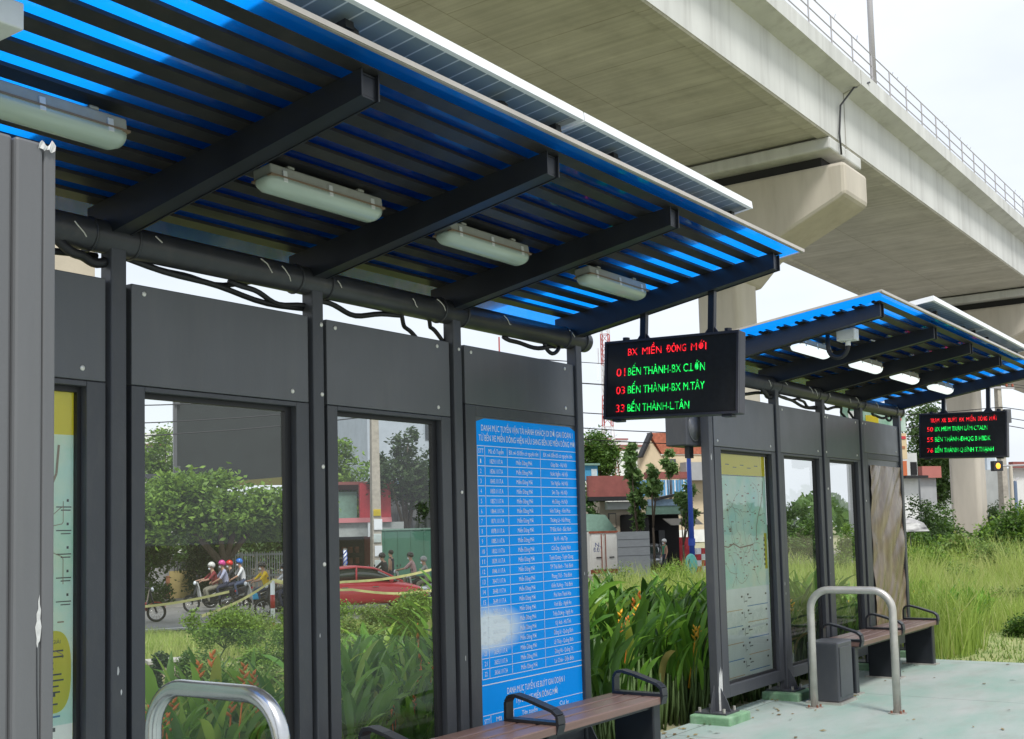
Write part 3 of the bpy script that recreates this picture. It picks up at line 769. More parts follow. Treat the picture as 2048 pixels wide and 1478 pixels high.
# film with a soft pale glare patch painted into its colour
bm_ = mat('blue_poster_glare', (0.003, 0.325, 0.95), 0.45, spec=.08, vary=0.06, vscale=2.5)
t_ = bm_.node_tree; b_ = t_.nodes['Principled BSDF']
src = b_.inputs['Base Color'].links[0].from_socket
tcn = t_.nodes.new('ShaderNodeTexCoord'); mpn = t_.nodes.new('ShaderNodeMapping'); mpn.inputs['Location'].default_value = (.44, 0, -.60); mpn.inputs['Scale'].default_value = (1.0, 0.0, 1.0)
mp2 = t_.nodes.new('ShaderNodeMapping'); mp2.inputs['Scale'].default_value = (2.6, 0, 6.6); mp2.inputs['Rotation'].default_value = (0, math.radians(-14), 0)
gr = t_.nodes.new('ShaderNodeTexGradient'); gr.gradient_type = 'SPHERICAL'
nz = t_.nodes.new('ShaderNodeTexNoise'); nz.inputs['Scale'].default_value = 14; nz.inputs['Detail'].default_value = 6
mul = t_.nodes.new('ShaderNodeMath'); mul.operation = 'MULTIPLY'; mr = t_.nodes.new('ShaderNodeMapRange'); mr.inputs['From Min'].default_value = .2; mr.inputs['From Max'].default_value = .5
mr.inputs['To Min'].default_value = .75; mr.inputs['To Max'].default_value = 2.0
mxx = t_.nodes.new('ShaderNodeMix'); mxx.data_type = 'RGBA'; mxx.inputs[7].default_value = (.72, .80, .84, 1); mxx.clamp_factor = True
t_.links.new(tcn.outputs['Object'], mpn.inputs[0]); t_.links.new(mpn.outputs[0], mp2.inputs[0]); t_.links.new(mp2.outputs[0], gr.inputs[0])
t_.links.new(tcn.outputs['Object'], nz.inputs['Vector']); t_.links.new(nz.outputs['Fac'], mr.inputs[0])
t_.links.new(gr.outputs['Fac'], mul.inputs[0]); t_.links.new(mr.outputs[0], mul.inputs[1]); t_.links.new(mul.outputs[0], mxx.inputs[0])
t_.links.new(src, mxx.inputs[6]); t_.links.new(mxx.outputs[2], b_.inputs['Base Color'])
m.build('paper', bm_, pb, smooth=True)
tx = TX((0, -.0232, 0), (1, 0, 0), (0, 0, 1))
ROW = .0567; TT = 1.966; CX = [5.207, 5.278, 5.497, 5.840, 6.252]
for k in range(24): tx.rect(CX[0], CX[-1], TT - k * ROW - .0018, TT - k * ROW + .0018)
for c in CX: tx.rect(c - .0016, c + .0016, TT - 23 * ROW, TT)
tx.rect(CX[0], CX[-1], .627, .632)
for z in (.462, .40, .343): tx.rect(CX[0], CX[-1], z - .0018, z + .0018)
for c in (5.278, 5.497, 5.84): tx.rect(c - .0016, c + .0016, .343, .462)
tx.rect(6.249, 6.2525, .343, .63)
tx.build('table_lines', MT['print_white'], pb, PO)
tx = TX((0, -.0232, 0), (1, 0, 0), (0, 0, 1))
tx.put('DANH MỤC TUYẾN VẬN TẢI HÀNH KHÁCH DI DỜI GIAI ĐOẠN 1', 5.25, 2.052, .05, width=.96, bold=0)
tx.put('TỪ BẾN XE MIỀN ĐÔNG HIỆN HỮU SANG BẾN XE MIỀN ĐÔNG MỚI', 5.225, 1.995, .05, width=1.01, bold=0)
for s, a, b in (('STT', 5.218, .048), ('Mã số Tuyến', 5.315, .145), ('BX nơi đi/đến có nguyên tên', 5.515, .305), ('BX nơi đến/đi có nguyên tên', 5.875, .325)): tx.put(s, a, TT - ROW + .016, .036, width=b, bold=0)
DEST = ['Giáp Bát - Hà Nội', 'Nước Ngầm - Hà Nội', 'Yên Nghĩa - Hà Nội', 'Sơn Tây - Hà Nội', 'Hà Đông - Hà Nội', 'Vĩnh Tường - Vĩnh Phúc', 'Thượng Lý - Hải Phòng', 'TP Bắc Ninh - Bắc Ninh', 'Ba Vì - Hà Tây',
        'Cửa Ông - Quảng Ninh', 'Tuyên Quang - Tuyên Quang', 'TP Thái Bình - Thái Bình', 'Phong Thổ - Thái Bình', 'Kiến Xương - Thái Bình', 'Phía Nam Thanh Hóa', 'Vinh Bắc - Nghệ An', 'Triệu Dương - Nghệ An',
        'Kỳ Anh - Hà Tĩnh', 'Đồng Lê - Quảng Bình', 'Lệ Thủy - Quảng Bình', 'Đông Hà - Quảng Trị', 'Lai Châu - Điện Biên']
for k in range(22):
    zb = TT - (k + 2) * ROW + .015
    tx.put(str(k + 1), 5.232, zb, .036, width=.010 if k < 9 else .024)
    tx.put('%d.1117.A' % (1829 + k * 7 % 60 if k < 12 else 3635 + k), 5.325, zb, .036, width=.125, bold=0)
    tx.put('Miền Đông Mới', 5.585, zb, .036, width=.165, bold=0)
    w_ = .0107 * len(DEST[k]); tx.put(DEST[k], 6.045 - w_ / 2, zb, .036, width=w_, bold=0)
tx.put('DANH MỤC TUYẾN XE BUÝT GIAI ĐOẠN 1', 5.44, .555, .05, width=.60, bold=0)
tx.put('TẠI BẾN XE MIỀN ĐÔNG MỚI', 5.52, .492, .05, width=.44, bold=0)
for s, a, z, b in (('STT', 5.218, .418, .05), ('Mã số', 5.33, .418, .11), ('Tên tuyến', 5.58, .418, .16), ('Cự ly', 5.98, .418, .10), ('1', 5.235, .355, .01), ('01', 5.36, .355, .03), ('Bến Thành - BX Miền Đông Mới', 5.86, .355, .36)): tx.put(s, a, z, .036, width=b, bold=0)
tx.build('lettering', MT['print_white'], pb, PO)

# line maps behind glass, on the first bay
YEL = mat('yellow_print', (.84, .72, .06), .4); TEAL = mat('map_land', (.60, .88, .86), .45, col2=(.88, .93, .80), vscale=3.2, dirt=.7, dirtcol=(.30, .76, .52), dscale=2.1)
PALE = mat('map_table_paper', (.86, .93, .93), .45, vary=.05); INK = mat('map_ink', (.05, .06, .07), .6); ROUTE = mat('map_route', (.30, .22, .17), .6); LINEB = mat('map_line_blue', (.08, .25, .5), .5); OCH = mat('map_line_ochre', (.55, .38, .2), .5)
def backlit(m, k):
    t = m.node_tree; b = t.nodes['Principled BSDF']; o = t.nodes['Material Output']; tr = t.nodes.new('ShaderNodeBsdfTranslucent'); ms = t.nodes.new('ShaderNodeMixShader'); ms.inputs[0].default_value = k
    if b.inputs['Base Color'].links: t.links.new(b.inputs['Base Color'].links[0].from_socket, tr.inputs['Color'])
    else: tr.inputs['Color'].default_value = b.inputs['Base Color'].default_value
    t.links.new(b.outputs[0], ms.inputs[1]); t.links.new(tr.outputs[0], ms.inputs[2]); t.links.new(ms.outputs[0], o.inputs[0])
for q_ in (PALE, TEAL, YEL): backlit(q_, .6)
OVZ = 1.0
def line_map(x_off, dz, legend, label):
    o = (2.18 + x_off, .033, .26 + dz)
    t = empty('line_map_poster', o, 0, label, 'map', 'line maps behind the first bay glass of the shelters')
    def P(): return TX((x_off, .033, dz), (1, 0, 0), (0, 0, 1))
    x0, x1, zb, zt = 1.705, 2.685, .265, 2.085
    a = TX((x_off, .0345, dz), (1, 0, 0), (0, 0, 1)); a.rect(x0, x1, zb, zt); a.build('paper', PALE, t, o)
    a = P(); a.rect(x0, x1, .80 if legend else .985, 1.90); a.build('map_area', TEAL, t, o)
    a = P(); a.rect(x0, x1, 1.9005, zt)
    a.rect(x0, x0 + .055, 1.05, 1.9) if legend == 0 else a.rect(x0, x0 + .03, 1.05, 1.9)
    a.o = Vector((x_off, .0322, dz))
    if legend == 0: a.rect(x1 - .075, x1 - .02, 1.12, 1.42)
    else:                                       # oval key
        n = 40; k = len(a.v); cx, cz, rx, rz_ = 2.585, OVZ, .092, .155
        for i in range(n):
            an = 2 * math.pi * i / n; c, s = math.cos(an), math.sin(an)
            a.v.append(a.o + a.r * (cx + rx * abs(c) ** .6 * (1 if c > 0 else -1)) + a.u * (cz + rz_ * abs(s) ** .75 * (1 if s > 0 else -1)))
        a.f.append(tuple(range(k, k + n)))
    a.build('yellow_band', YEL, t, o)
    a = P(); a.o = Vector((x_off, .0312, dz))
    if legend:
        for k in range(10):
            z = OVZ + .075 - .022 * k; a.rect(2.56, 2.56 + rng.uniform(.04, .09), z, z + .006); a.rect(2.535, 2.545, z - .002, z + .008)
        a.put('CHÚ GIẢI', 2.55, OVZ + .105, .02, width=.08)
        for k in range(5):
            z = 1.62 - .09 * k; a.rect(2.61, 2.675, z, z + .004); a.rect(2.63, 2.672, z - .012, z - .008); a.rect(2.655, 2.664, z + .022, z + .032)
    else:
        for k in range(6): a.rect(1.76 + .14 * k, 1.83 + .14 * k, 1.96 + .02 * (k % 2), 1.966 + .02 * (k % 2)); a.rect(2.595, 2.62, 1.15 + .04 * k, 1.17 + .04 * k)
        a.rect(1.71, 2.65, 1.893, 1.899)
    for k in range(5):
        z = .86 - .13 * k
        for c, xx in enumerate((1.74, 2.10, 2.22, 2.58)): a.rect(xx, xx + .03, z + .06 - .012 * (c % 2), z + .075 - .012 * (c % 2))
        a.rect(2.155, 2.160, z + .0, z + .06); a.rect(2.165, 2.22 - .03 * (k % 2), z + .012, z + .018)
        a.rect(1.735, 1.77, z + .035, z + .043); a.rect(2.235, 2.30, z + .035, z + .043)
    a.build('small_print', INK, t, o)
    a = P(); a.o = Vector((x_off, .0316, dz))
    for k in range(5):
        z = .81 - .13 * k
        if k % 2: a.rect(1.735, 2.12, z, z + .007)
        else: a.rect(2.22, 2.63, z + .02, z + .027)
    a.build('blue_rule', LINEB, t, o)
    a = P(); a.o = Vector((x_off, .0316, dz))
    for k in range(5):
        z = .81 - .13 * k
        if k % 2 == 0: a.rect(1.735, 2.12, z, z + .006)
        else: a.rect(2.22, 2.63, z + .02, z + .026)
    a.build('ochre_rule', OCH, t, o)
    m = MB(o)                                    # routes drawn over the map
    r2 = random.Random(3 + legend)
    def line(pts, w_=.006):
        for (xa, za), (xb, zb_) in zip(pts[:-1], pts[1:]):
            d = Vector((xb - xa, zb_ - za)); 
            if d.length < 1e-6: continue
            n = Vector((-d.y, d.x)).normalized() * w_ / 2
            m.add([(x_off + xa + n.x, .0308, dz + za + n.y), (x_off + xa - n.x, .0308, dz + za - n.y), (x_off + xb - n.x, .0308, dz + zb_ - n.y), (x_off + xb + n.x, .0308, dz + zb_ + n.y)], [(0, 1, 2, 3)])
    def walk(x, z, ang, n, st=.04, w_=.006):
        p = [(x, z)]
        for k in range(n):
            ang += r2.uniform(-.5, .5); x += math.cos(ang) * st; z += math.sin(ang) * st
            x = min(2.64, max(1.77, x)); z = min(1.88, max(1.0, z)); p.append((x, z))
        line(p, w_)
    line([(2.62, 1.86), (2.61, 1.75), (2.57, 1.66), (2.50, 1.56), (2.46, 1.47), (2.45, 1.36)], .010)
    line([(1.77, 1.335), (1.90, 1.32), (2.0, 1.345), (2.12, 1.31), (2.24, 1.32), (2.38, 1.33)], .010)
    for k in range(26): walk(r2.uniform(1.8, 2.6), r2.uniform(1.05, 1.8), r2.uniform(0, 6.28), 9, .03, .0028)
    for k in range(90):
        xx, zz = r2.uniform(1.80, 2.62), r2.uniform(1.03, 1.87); line([(xx, zz), (xx + r2.uniform(.008, .045), zz)], r2.choice((.005, .007, .012)))
    m.build('route_line', ROUTE, t)
    return t
line_map(0, 0, 1, 'teal line map with yellow oval key behind the nearer shelter glass')
line_map(OFF, -.02, 0, 'teal line map with a white timetable grid in the farther shelter frame')

# ------------------------------------------------------------------ farther shelter = copy of the nearer one
sh2 = dup(shel, (SX + OFF, 0, -.02), label='farther dark grey bus shelter with blue roof and a brown display board', group='bus shelters along the platform')

# brown crumpled display film on the last bay of the farther shelter
BO = (5.72 + OFF, -.021, .3)
wp = mat('brown_film', (.13, .075, .042), .24, col2=(.36, .26, .175), vscale=2.6, vstretch=(2.2, 1, .7), dirt=.7, dirtcol=(.05, .04, .05), dscale=3.5, spec=.7)
m = MB(BO); vs, fs = [], []
NX, NZ = 40, 70
def wr(x, z):
    return -.0225 - .022 * abs(math.sin(6 * x + 3.1 * math.sin(2.3 * z) + 1)) * abs(math.cos(2.6 * z + 2 * x)) - .008 * abs(math.sin(15 * x - 7 * z + 2 * math.sin(5 * z)))
for j in range(NZ + 1):
    for i in range(NX + 1):
        x = 5.212 + 1.03 * i / NX; z = .33 + 1.74 * j / NZ; vs.append((x + OFF, wr(x, z), z - .02))
for j in range(NZ):
    for i in range(NX):
        a = j * (NX + 1) + i; fs.append((a, a + 1, a + NX + 2, a + NX + 1))
m.add(vs, fs)
m.build('display_poster', wp, None, smooth=True, loc=BO, label='brown crumpled poster film on the last bay of the farther shelter', cat='poster')
ob = empty('orange_banner', (6.36 + OFF, .05, .9), 0, 'narrow torn orange banner at the edge of the farther display board', 'banner')
m = MB((6.36 + OFF, .05, .9)); vs, fs = [], []
for j in range(15):
    z = .95 + 1.0 * j / 14
    vs += [(6.325 + OFF, .05 + .01 * math.sin(j), z), (6.325 + OFF + .07 + .02 * math.sin(j * 1.9), .055 + .015 * math.sin(j * 1.3), z)]
for j in range(14): fs.append((2 * j, 2 * j + 1, 2 * j + 3, 2 * j + 2))
m.add(vs, fs); m.build('cloth', mat('orange_cloth', (.75, .15, .05), .7), ob)
m = MB((6.36 + OFF, .05, .9)); m.tube([(6.324 + OFF, .06, .9), (6.324 + OFF, .06, 2.0)], .008, 6); m.build('stick', MT['frame'], ob)

# ------------------------------------------------------------------ benches
def bench_proto():
    t = empty('bench', (0, 0, 0), 0, 'x', 'bench', 'benches in front of the shelter walls')
    L0, L1 = 0.0, 2.37
    for y0, y1 in ((-.515, -.405), (-.385, -.275), (-.255, -.145)):
        m = MB(); m.box(L0, L1, y0, y1, .405, .45); m.build('seat_slat', MT['wood'], t, bevel=.006)
    for x in (.03, 1.185, 2.34):
        m = MB(); m.prism([(-.47, 0.0), (-.19, 0.0), (-.19, .4045), (-.47, .4045)][::1], 'x', x - .045, x + .045)
        lg = m.build('leg_panel', MT['black'], t, bevel=.01)
        m = MB(); m.box(x - .075, x + .075, -.50, -.16, 0.0005, .012); m.build('foot_plate', MT['steel_dull'], lg)
        # armrest: bent flat bar, high at the back and low at the front
        m = MB(); pts = [(-.510, .405), (-.524, .455), (-.517, .50), (-.485, .525), (-.33, .572), (-.245, .592), (-.205, .585), (-.185, .555), (-.183, .45)]
        wv = .034
        for (ya, za), (yb, zb) in zip(pts[:-1], pts[1:]):
            d = Vector((yb - ya, zb - za)).normalized(); n = Vector((-d.y, d.x)) * .009
            q = [(ya + n.x, za + n.y), (ya - n.x, za - n.y), (yb - n.x, zb - n.y), (yb + n.x, zb + n.y)]
            m.add([(x - wv, a, b) for a, b in q] + [(x + wv, a, b) for a, b in q], [(0, 1, 2, 3), (7, 6, 5, 4), (0, 4, 5, 1), (1, 5, 6, 2), (2, 6, 7, 3), (3, 7, 4, 0)])
        m.box(x - wv, x + wv, -.518, -.19, .4505, .468)
        m.build('armrest', MT['black'], t, bevel=.002)
    m = MB(); m.box(.02, 2.35, -.45, -.42, .375, .4045); m.box(.02, 2.35, -.24, -.21, .375, .4045); m.pieces('rail', MT['black'], t)
    return t
bn = bench_proto(); bn.location = (4.04, 0, 0); bn['label'] = 'nearer brown slat bench with black loop armrests, in front of the blue poster'
b2 = dup(bn, (9.90, -.02, 0), label='farther brown slat bench standing behind the pale handrail')
cb = empty('steel_cabinet', (9.35, -.45, 0), 0, 'low dark grey scuffed metal cabinet beside the farther handrail', 'cabinet')
m = MB((9.35, -.45, 0)); m.box(9.28, 9.62, -.56, -.30, .02, .50); m.build('casing', MT['frame'], cb, bevel=.012)
m = MB((9.35, -.45, 0)); m.box(9.26, 9.64, -.58, -.28, 0, .0195); m.build('plinth', MT['steel_dull'], cb)
m = MB((9.35, -.45, 0)); m.box(9.31, 9.59, -.566, -.5605, .06, .46); m.build('door', MT['frame'], cb, bevel=.003)

# ------------------------------------------------------------------ handrails
def hoop(x, z, matl, label):
    t = empty('handrail', (x, -.76, 0), 0, label, 'handrail', 'hoop handrails at the shelter ends')
    o = (x, -.76, 0); m = MB(o); pts = []
    ya, yb, R_ = -.425, -1.085, .16
    pts.append((x, ya, .008)); pts.append((x, ya, z - R_ - .2))
    for k in range(10):
        a = math.pi * .5 * k / 9; pts.append((x, ya - R_ * (1 - math.cos(a)), z - R_ + R_ * math.sin(a)))
    for k in range(10):
        a = math.pi * .5 * (1 - k / 9); pts.append((x, yb + R_ * (1 - math.cos(a)), z - R_ + R_ * math.sin(a)))
    pts.append((x, yb, z - R_ - .2)); pts.append((x, yb, .008))
    m.tube(pts, .030, 18); m.build('pipe', matl, t, smooth=True)
    for y in (ya, yb):
        m = MB(o); m.tube([(x, y, 0), (x, y, .0075)], .07, 20); fl = m.build('flange', MT['steel_dull'], t)
        m = MB(o)
        for k in range(4): m.tube([(x + .05 * math.cos(.8 + k * 1.57), y + .05 * math.sin(.8 + k * 1.57), .0078), (x + .05 * math.cos(.8 + k * 1.57), y + .05 * math.sin(.8 + k * 1.57), .026)], .009, 6)
        m.pieces('bolt', mat('rusty_bolt', (.20, .08, .05), .8), fl)
    return t
hoop(2.705, .965, MT['steel'], 'shiny steel hoop handrail at the bottom of the picture')
hoop(9.08, .94, MT['steel_dull'], 'dull pale hoop handrail standing beside the farther bench')

# ------------------------------------------------------------------ junction boxes and loudspeaker
def jbox(x, y, z, sz, label, loop):
    t = empty('junction_box', (x, y, z), 0, label, 'junction box', 'junction boxes under the roof edges')
    a, b, c = sz; o = (x, y, z)
    m = MB(o); m.box(x, x + a, y, y + b, z, z + c); m.build('casing', MT['white'], t, bevel=.005)
    m = MB(o); m.box(x - .004, x - .0005, y + .008, y + b - .008, z + .008, z + c - .008); m.build('lid', MT['white'], t)
    m = MB(o); m.box(x + a * .3, x + a * .7, y + b * .3, y + b * .7, z + c + .0005, roof_z(y + b / 2) - .0); m.build('bracket', MT['black'], t)
    m = MB(o)
    for yy in (y + .015, y + b - .015): m.ball((x - .0045, yy, z + .018), .004, .004, .004, 8, 5)
    m.pieces('screw', MT['steel_dull'], t)
    if loop:
        m = MB(o); pts = []
        for k in range(17):
            an = math.pi * k / 16; pts.append((x + .05, y + b * .5 + .075 - .075 * math.cos(an), z - .03 - .085 * math.sin(an)))
        pts.insert(0, (x + .05, y + b * .5, z - .001)); pts.append((x + .05, y + b * .5 + .15, z + .10))
        m.tube(pts, .0165, 10); m.build('conduit', MT['rubber'], t, smooth=True)
        m = MB(o); m.tube([(x + .05, y + b * .5, z - .0005), (x + .05, y + b * .5, z - .035)], .02, 10); m.build('gland', MT['white'], t)
    return t
jbox(1.60 + OFF, -1.165, 2.80, (.10, .135, .085), 'small cream junction box with black conduit loop under the farther roof', True)
jbox(1.56, -1.20, 2.845, (.145, .15, .075), 'white box hanging under the nearer roof in the top left corner', False)
sk = empty('loudspeaker', (1.43 + OFF, .12, 2.09), 0, 'grey box loudspeaker mounted behind the first post of the farther shelter', 'loudspeaker')
so_ = (1.43 + OFF, .12, 2.09)
m = MB(so_); m.box(7.96, 8.24, .06, .24, 2.09, 2.36); m.build('cabinet', MT['frame'], sk, bevel=.01)
m = MB(so_); m.ring((8.10, .058, 2.23), (0, 1, 0), .10, .006, 28, 6); m.tube([(8.10, .0595, 2.23), (8.10, .052, 2.23)], .095, 24); m.build('grille', MT['panel'], sk, smooth=True)
m = MB(so_); m.box(8.08, 8.15, .10, .14, 2.0, 2.0895); m.box(8.06, 8.12, .10, .14, 2.3605, 2.52); m.pieces('bracket', MT['black'], sk)

# ------------------------------------------------------------------ totem at the left frame edge
tt = empty('information_totem', (1.4, -1.55, 0), 0, 'tall grey sheet metal totem with chipped paint at the left frame edge', 'totem')
to = (1.4, -1.55, 0)
MT['totem'] = mat('pale_grey_sheet', (.118, .120, .126), .42, vary=.10, vscale=2.5, vstretch=(2, 2, .3), bump=.03, bscale=90, rvary=.08, dirt=.3, dirtcol=(.14, .14, .135), dscale=5, dstretch=(3, 3, .25))
yt = -1.5; zt = 2.445
xr = 1.607
m = MB(to)
m.box(1.10, 1.452, yt + .006, yt + .12, 0.0, zt); m.box(1.5, xr - .036, yt + .0, yt + .115, 0.0, zt - .004)
m.box(1.4525, 1.4995, yt + .012, yt + .11, 0, zt - .001)
m.build('casing', MT['totem'], tt, bevel=.008)
m = MB(to); m.box(xr - .033, xr, yt + .004, yt + .12, 0, zt - .012); m.build('edge_profile', MT['totem'], tt, bevel=.005)
m = MB(to); m.box(xr - .036, xr - .033, yt + .02, yt + .10, 0, zt - .02); m.build('seam', MT['rubber'], tt)
m = MB(to)
pz = [(1.557, 1.285), (1.555, 1.30), (1.559, 1.312), (1.5585, 1.33), (1.563, 1.341), (1.5625, 1.358), (1.566, 1.374), (1.5665, 1.352), (1.5695, 1.338), (1.568, 1.318), (1.571, 1.30), (1.569, 1.282), (1.5675, 1.268), (1.563, 1.262), (1.561, 1.252), (1.5585, 1.262), (1.559, 1.274)]
m.add([(a, yt - .0012, b) for a, b in pz], [tuple(range(len(pz)))])
m.build('paint_chip', MT['chip'], tt)
m = MB(to)
pz = [(1.5585, 1.255), (1.561, 1.25), (1.562, 1.15), (1.565, 1.05), (1.567, .99), (1.565, .99), (1.5615, 1.06), (1.559, 1.16)]
m.add([(a, yt - .0012, b) for a, b in pz], [tuple(range(len(pz)))])
m.build('scratch', MT['black'], tt)
m = MB(to)
vs = []
for i in range(9):
    x = 1.555 + .042 * i / 8; vs += [(x, yt - .004 + .004 * math.sin(i * 2.1), zt - .022 + .003 * math.sin(i * 1.7)), (x + .004, yt - .004, zt - .006 + .006 * math.sin(i * 1.3) + .006 * (i > 5))]
m.add(vs, [(2 * i, 2 * i + 2, 2 * i + 3, 2 * i + 1) for i in range(8)])
m.build('torn_film', MT['chip'], tt)
# ------------------------------------------------------------------ ground, platform, road
xs = np.concatenate([np.linspace(-80, -10, 15), np.linspace(-8, 70, 118), np.linspace(75, 420, 40)])
ysg = np.concatenate([np.linspace(-160, -12, 14), np.linspace(-10, 60, 106), np.linspace(64, 420, 40)])
V = [(x, y, ground_z(x, y) + (0.04 * math.sin(x * 1.3 + y) * math.cos(y * .9) if y > 1 else 0)) for x in xs for y in ysg]
n2 = len(ysg)
F = [(i * n2 + j, (i + 1) * n2 + j, (i + 1) * n2 + j + 1, i * n2 + j + 1) for i in range(len(xs) - 1) for j in range(n2 - 1)]
npmesh('ground', V, F, MT['earth'], kind='structure', smooth=True)
m = MB(); m.box(-6, 12.72, -14, .15, -.35, 0.0); m.build('platform', MT['platform'], kind='structure', bevel=.015)
MT['lawn'] = mat('dry_lawn', (.21, .26, .09), .95, col2=(.33, .34, .15), vscale=2.2, bump=.5, bscale=50)
m = MB(); m.quad((12.73, -14, -.05), (40, -14, -.05), (40, .6, -.05), (12.73, .6, -.05)); m.build('lawn', MT['lawn'], kind='structure')
def ribbon(name, s0, s1, t0, t1, z, material, kind='structure', thick=.0):
    m = MB(); p = lambda s, t: RB + RU * s + RN * t
    a, b, c, d = p(s0, t0), p(s1, t0), p(s1, t1), p(s0, t1)
    if thick: m.prism([(a.x, a.y), (b.x, b.y), (c.x, c.y), (d.x, d.y)], 'z', z - thick, z)
    else: m.quad((a.x, a.y, z), (b.x, b.y, z), (c.x, c.y, z), (d.x, d.y, z))
    return m.build(name, material, kind=kind)
ribbon('road', -90, 150, -4.5, 6.2, -1.09, MT['asphalt'])
WHITE = mat('road_paint', (.72, .72, .70), .7, dirt=.4, dirtcol=(.3, .3, .3), dscale=4)
ribbon('road_marking', -90, 150, -3.9, -3.75, -1.085, WHITE)
m = MB(); p = lambda s, t: RB + RU * s + RN * t
for k in range(-14, 22):
    a, b, c, d = p(k * 6, 1.0), p(k * 6 + 2.5, 1.0), p(k * 6 + 2.5, 1.12), p(k * 6, 1.12)
    m.quad((a.x, a.y, -1.085), (b.x, b.y, -1.085), (c.x, c.y, -1.085), (d.x, d.y, -1.085))
m.build('lane_marking', WHITE, kind='structure')
ribbon('pavement', -90, 150, 6.2, 9.5, -.96, MT['kerb'], thick=.3)
ribbon('roadside_ground', -90, 150, 9.5, 45, -.99, mat('yard_ground', (.25, .23, .19), .95, vary=.2, vscale=1.5))

# ------------------------------------------------------------------ vegetation
LF = {
 'tree': leafmat('tree_leaf', (.030, .075, .014), (.10, .20, .030)),
 'bright': leafmat('bright_leaf', (.06, .13, .018), (.20, .34, .045)),
 'dark': leafmat('dark_leaf', (.018, .045, .012), (.055, .105, .025)),
 'teak': leafmat('broad_leaf', (.07, .14, .045), (.19, .31, .10)),
 'weed': leafmat('weed_leaf', (.085, .15, .035), (.22, .33, .08), third=(.30, .27, .12)),
 'grass': leafmat('grass_blade', (.17, .26, .045), (.35, .47, .11), trans=.5, third=(.50, .50, .24), patch=(.42, .44, .19), pscale=.45),
 'heli': leafmat('heliconia_leaf', (.055, .16, .02), (.22, .44, .06), trans=.4, rough=.32, third=(.34, .40, .07)),
 'helid': leafmat('heliconia_leaf_dark', (.022, .07, .012), (.09, .20, .028), trans=.3, rough=.35, third=(.26, .22, .07)),
 'far': leafmat('far_leaf', (.050, .10, .030), (.12, .21, .06)),
}
BARK = mat('bark', (.11, .085, .062), .95, vary=.3, vscale=8, vstretch=(1, 1, .2), bump=.5, bscale=25)
STEM = mat('green_stem', (.10, .16, .05), .8, vary=.2)
def leaf_cloud(blobs, n, size, flat=.5, shell=.55, sub=26, ss=.24):
    P = []; tot = sum(b[3] ** 2 * (b[4] if len(b) > 4 else 1) for b in blobs)
    for b in blobs:
        cx, cy, cz, r = b[:4]; sq = b[4] if len(b) > 4 else 1.0
        k = max(20, int(n * r * r * sq / tot))
        d = nr.normal(size=(sub, 3)); d /= np.linalg.norm(d, axis=1)[:, None]
        cen = d * (r * (shell + (1 - shell) * nr.random((sub, 1)) ** .5))
        wgt = nr.random(sub) ** 1.5 + .15; idx = nr.choice(sub, k, p=wgt / wgt.sum())
        q = cen[idx] + nr.normal(size=(k, 3)) * (r * ss)
        q[:, 2] *= sq; P.append(q + np.array([cx, cy, cz]))
    P = np.concatenate(P); N = len(P)
    nrm = nr.normal(size=(N, 3)); nrm[:, 2] = np.abs(nrm[:, 2]) + flat; nrm /= np.linalg.norm(nrm, axis=1)[:, None]
    t = nr.normal(size=(N, 3)); t -= nrm * (t * nrm).sum(1)[:, None]; t /= np.linalg.norm(t, axis=1)[:, None]
    b = np.cross(nrm, t); s = size * (.6 + .8 * nr.random((N, 1)))
    V = np.stack([P - t * s, P + b * s * .48 - nrm * s * .12, P + t * s, P - b * s * .48 - nrm * s * .12], 1).reshape(-1, 3)
    F = np.arange(4 * N).reshape(-1, 4)
    return V, F
def tree(name, label, loc, blobs, n, size, leaf, trunk=None, cat='tree', group=None, limbs=4, **kw):
    t = empty(name, loc, 0, label, cat, group)
    V, F = leaf_cloud(blobs, n, size, **kw)
    npmesh('crown' if cat == 'tree' else 'foliage', V, F, LF[leaf], t)
    m = MB()
    r0 = trunk or .05
    top = max(b[2] for b in blobs); bl = sorted(blobs, key=lambda b: -b[3])
    base = (0, 0, -.3); fork = (bl[0][0] * .3, bl[0][1] * .3, max(.1, min(b[2] for b in blobs) * .55))
    m.tube([base, (fork[0] * .4, fork[1] * .4, fork[2] * .5), fork], [r0 * 1.25, r0 * 1.02, r0 * .85], 9)
    for k in range(max(limbs, 1)):
        b = blobs[k % len(blobs)]; e = (b[0] + rng.uniform(-.4, .4) * b[3], b[1] + rng.uniform(-.4, .4) * b[3], b[2] + rng.uniform(0, .5) * b[3])
        mid = tuple(fork[i] * .45 + e[i] * .55 + rng.uniform(-.12, .12) * b[3] for i in range(3))
        m.tube([fork, mid, e], [r0 * .62, r0 * .38, r0 * .12], 7)
    m.build('trunk' if cat == 'tree' else 'stem', BARK if cat == 'tree' else STEM, t, smooth=True)
    return t
def tree_at(name, label, px, d, cy, spread, rad, n, size, leaf, **kw):
    """tree whose crown centre stands at photo-bearing px, distance d and height given in metres"""
    p = bearing(px, d); z = kw.pop('z', ground_z(p.x, p.y))
    blobs = kw.pop('blobs')
    return tree(name, label, (p.x, p.y, z), blobs, n, size, leaf, **kw)

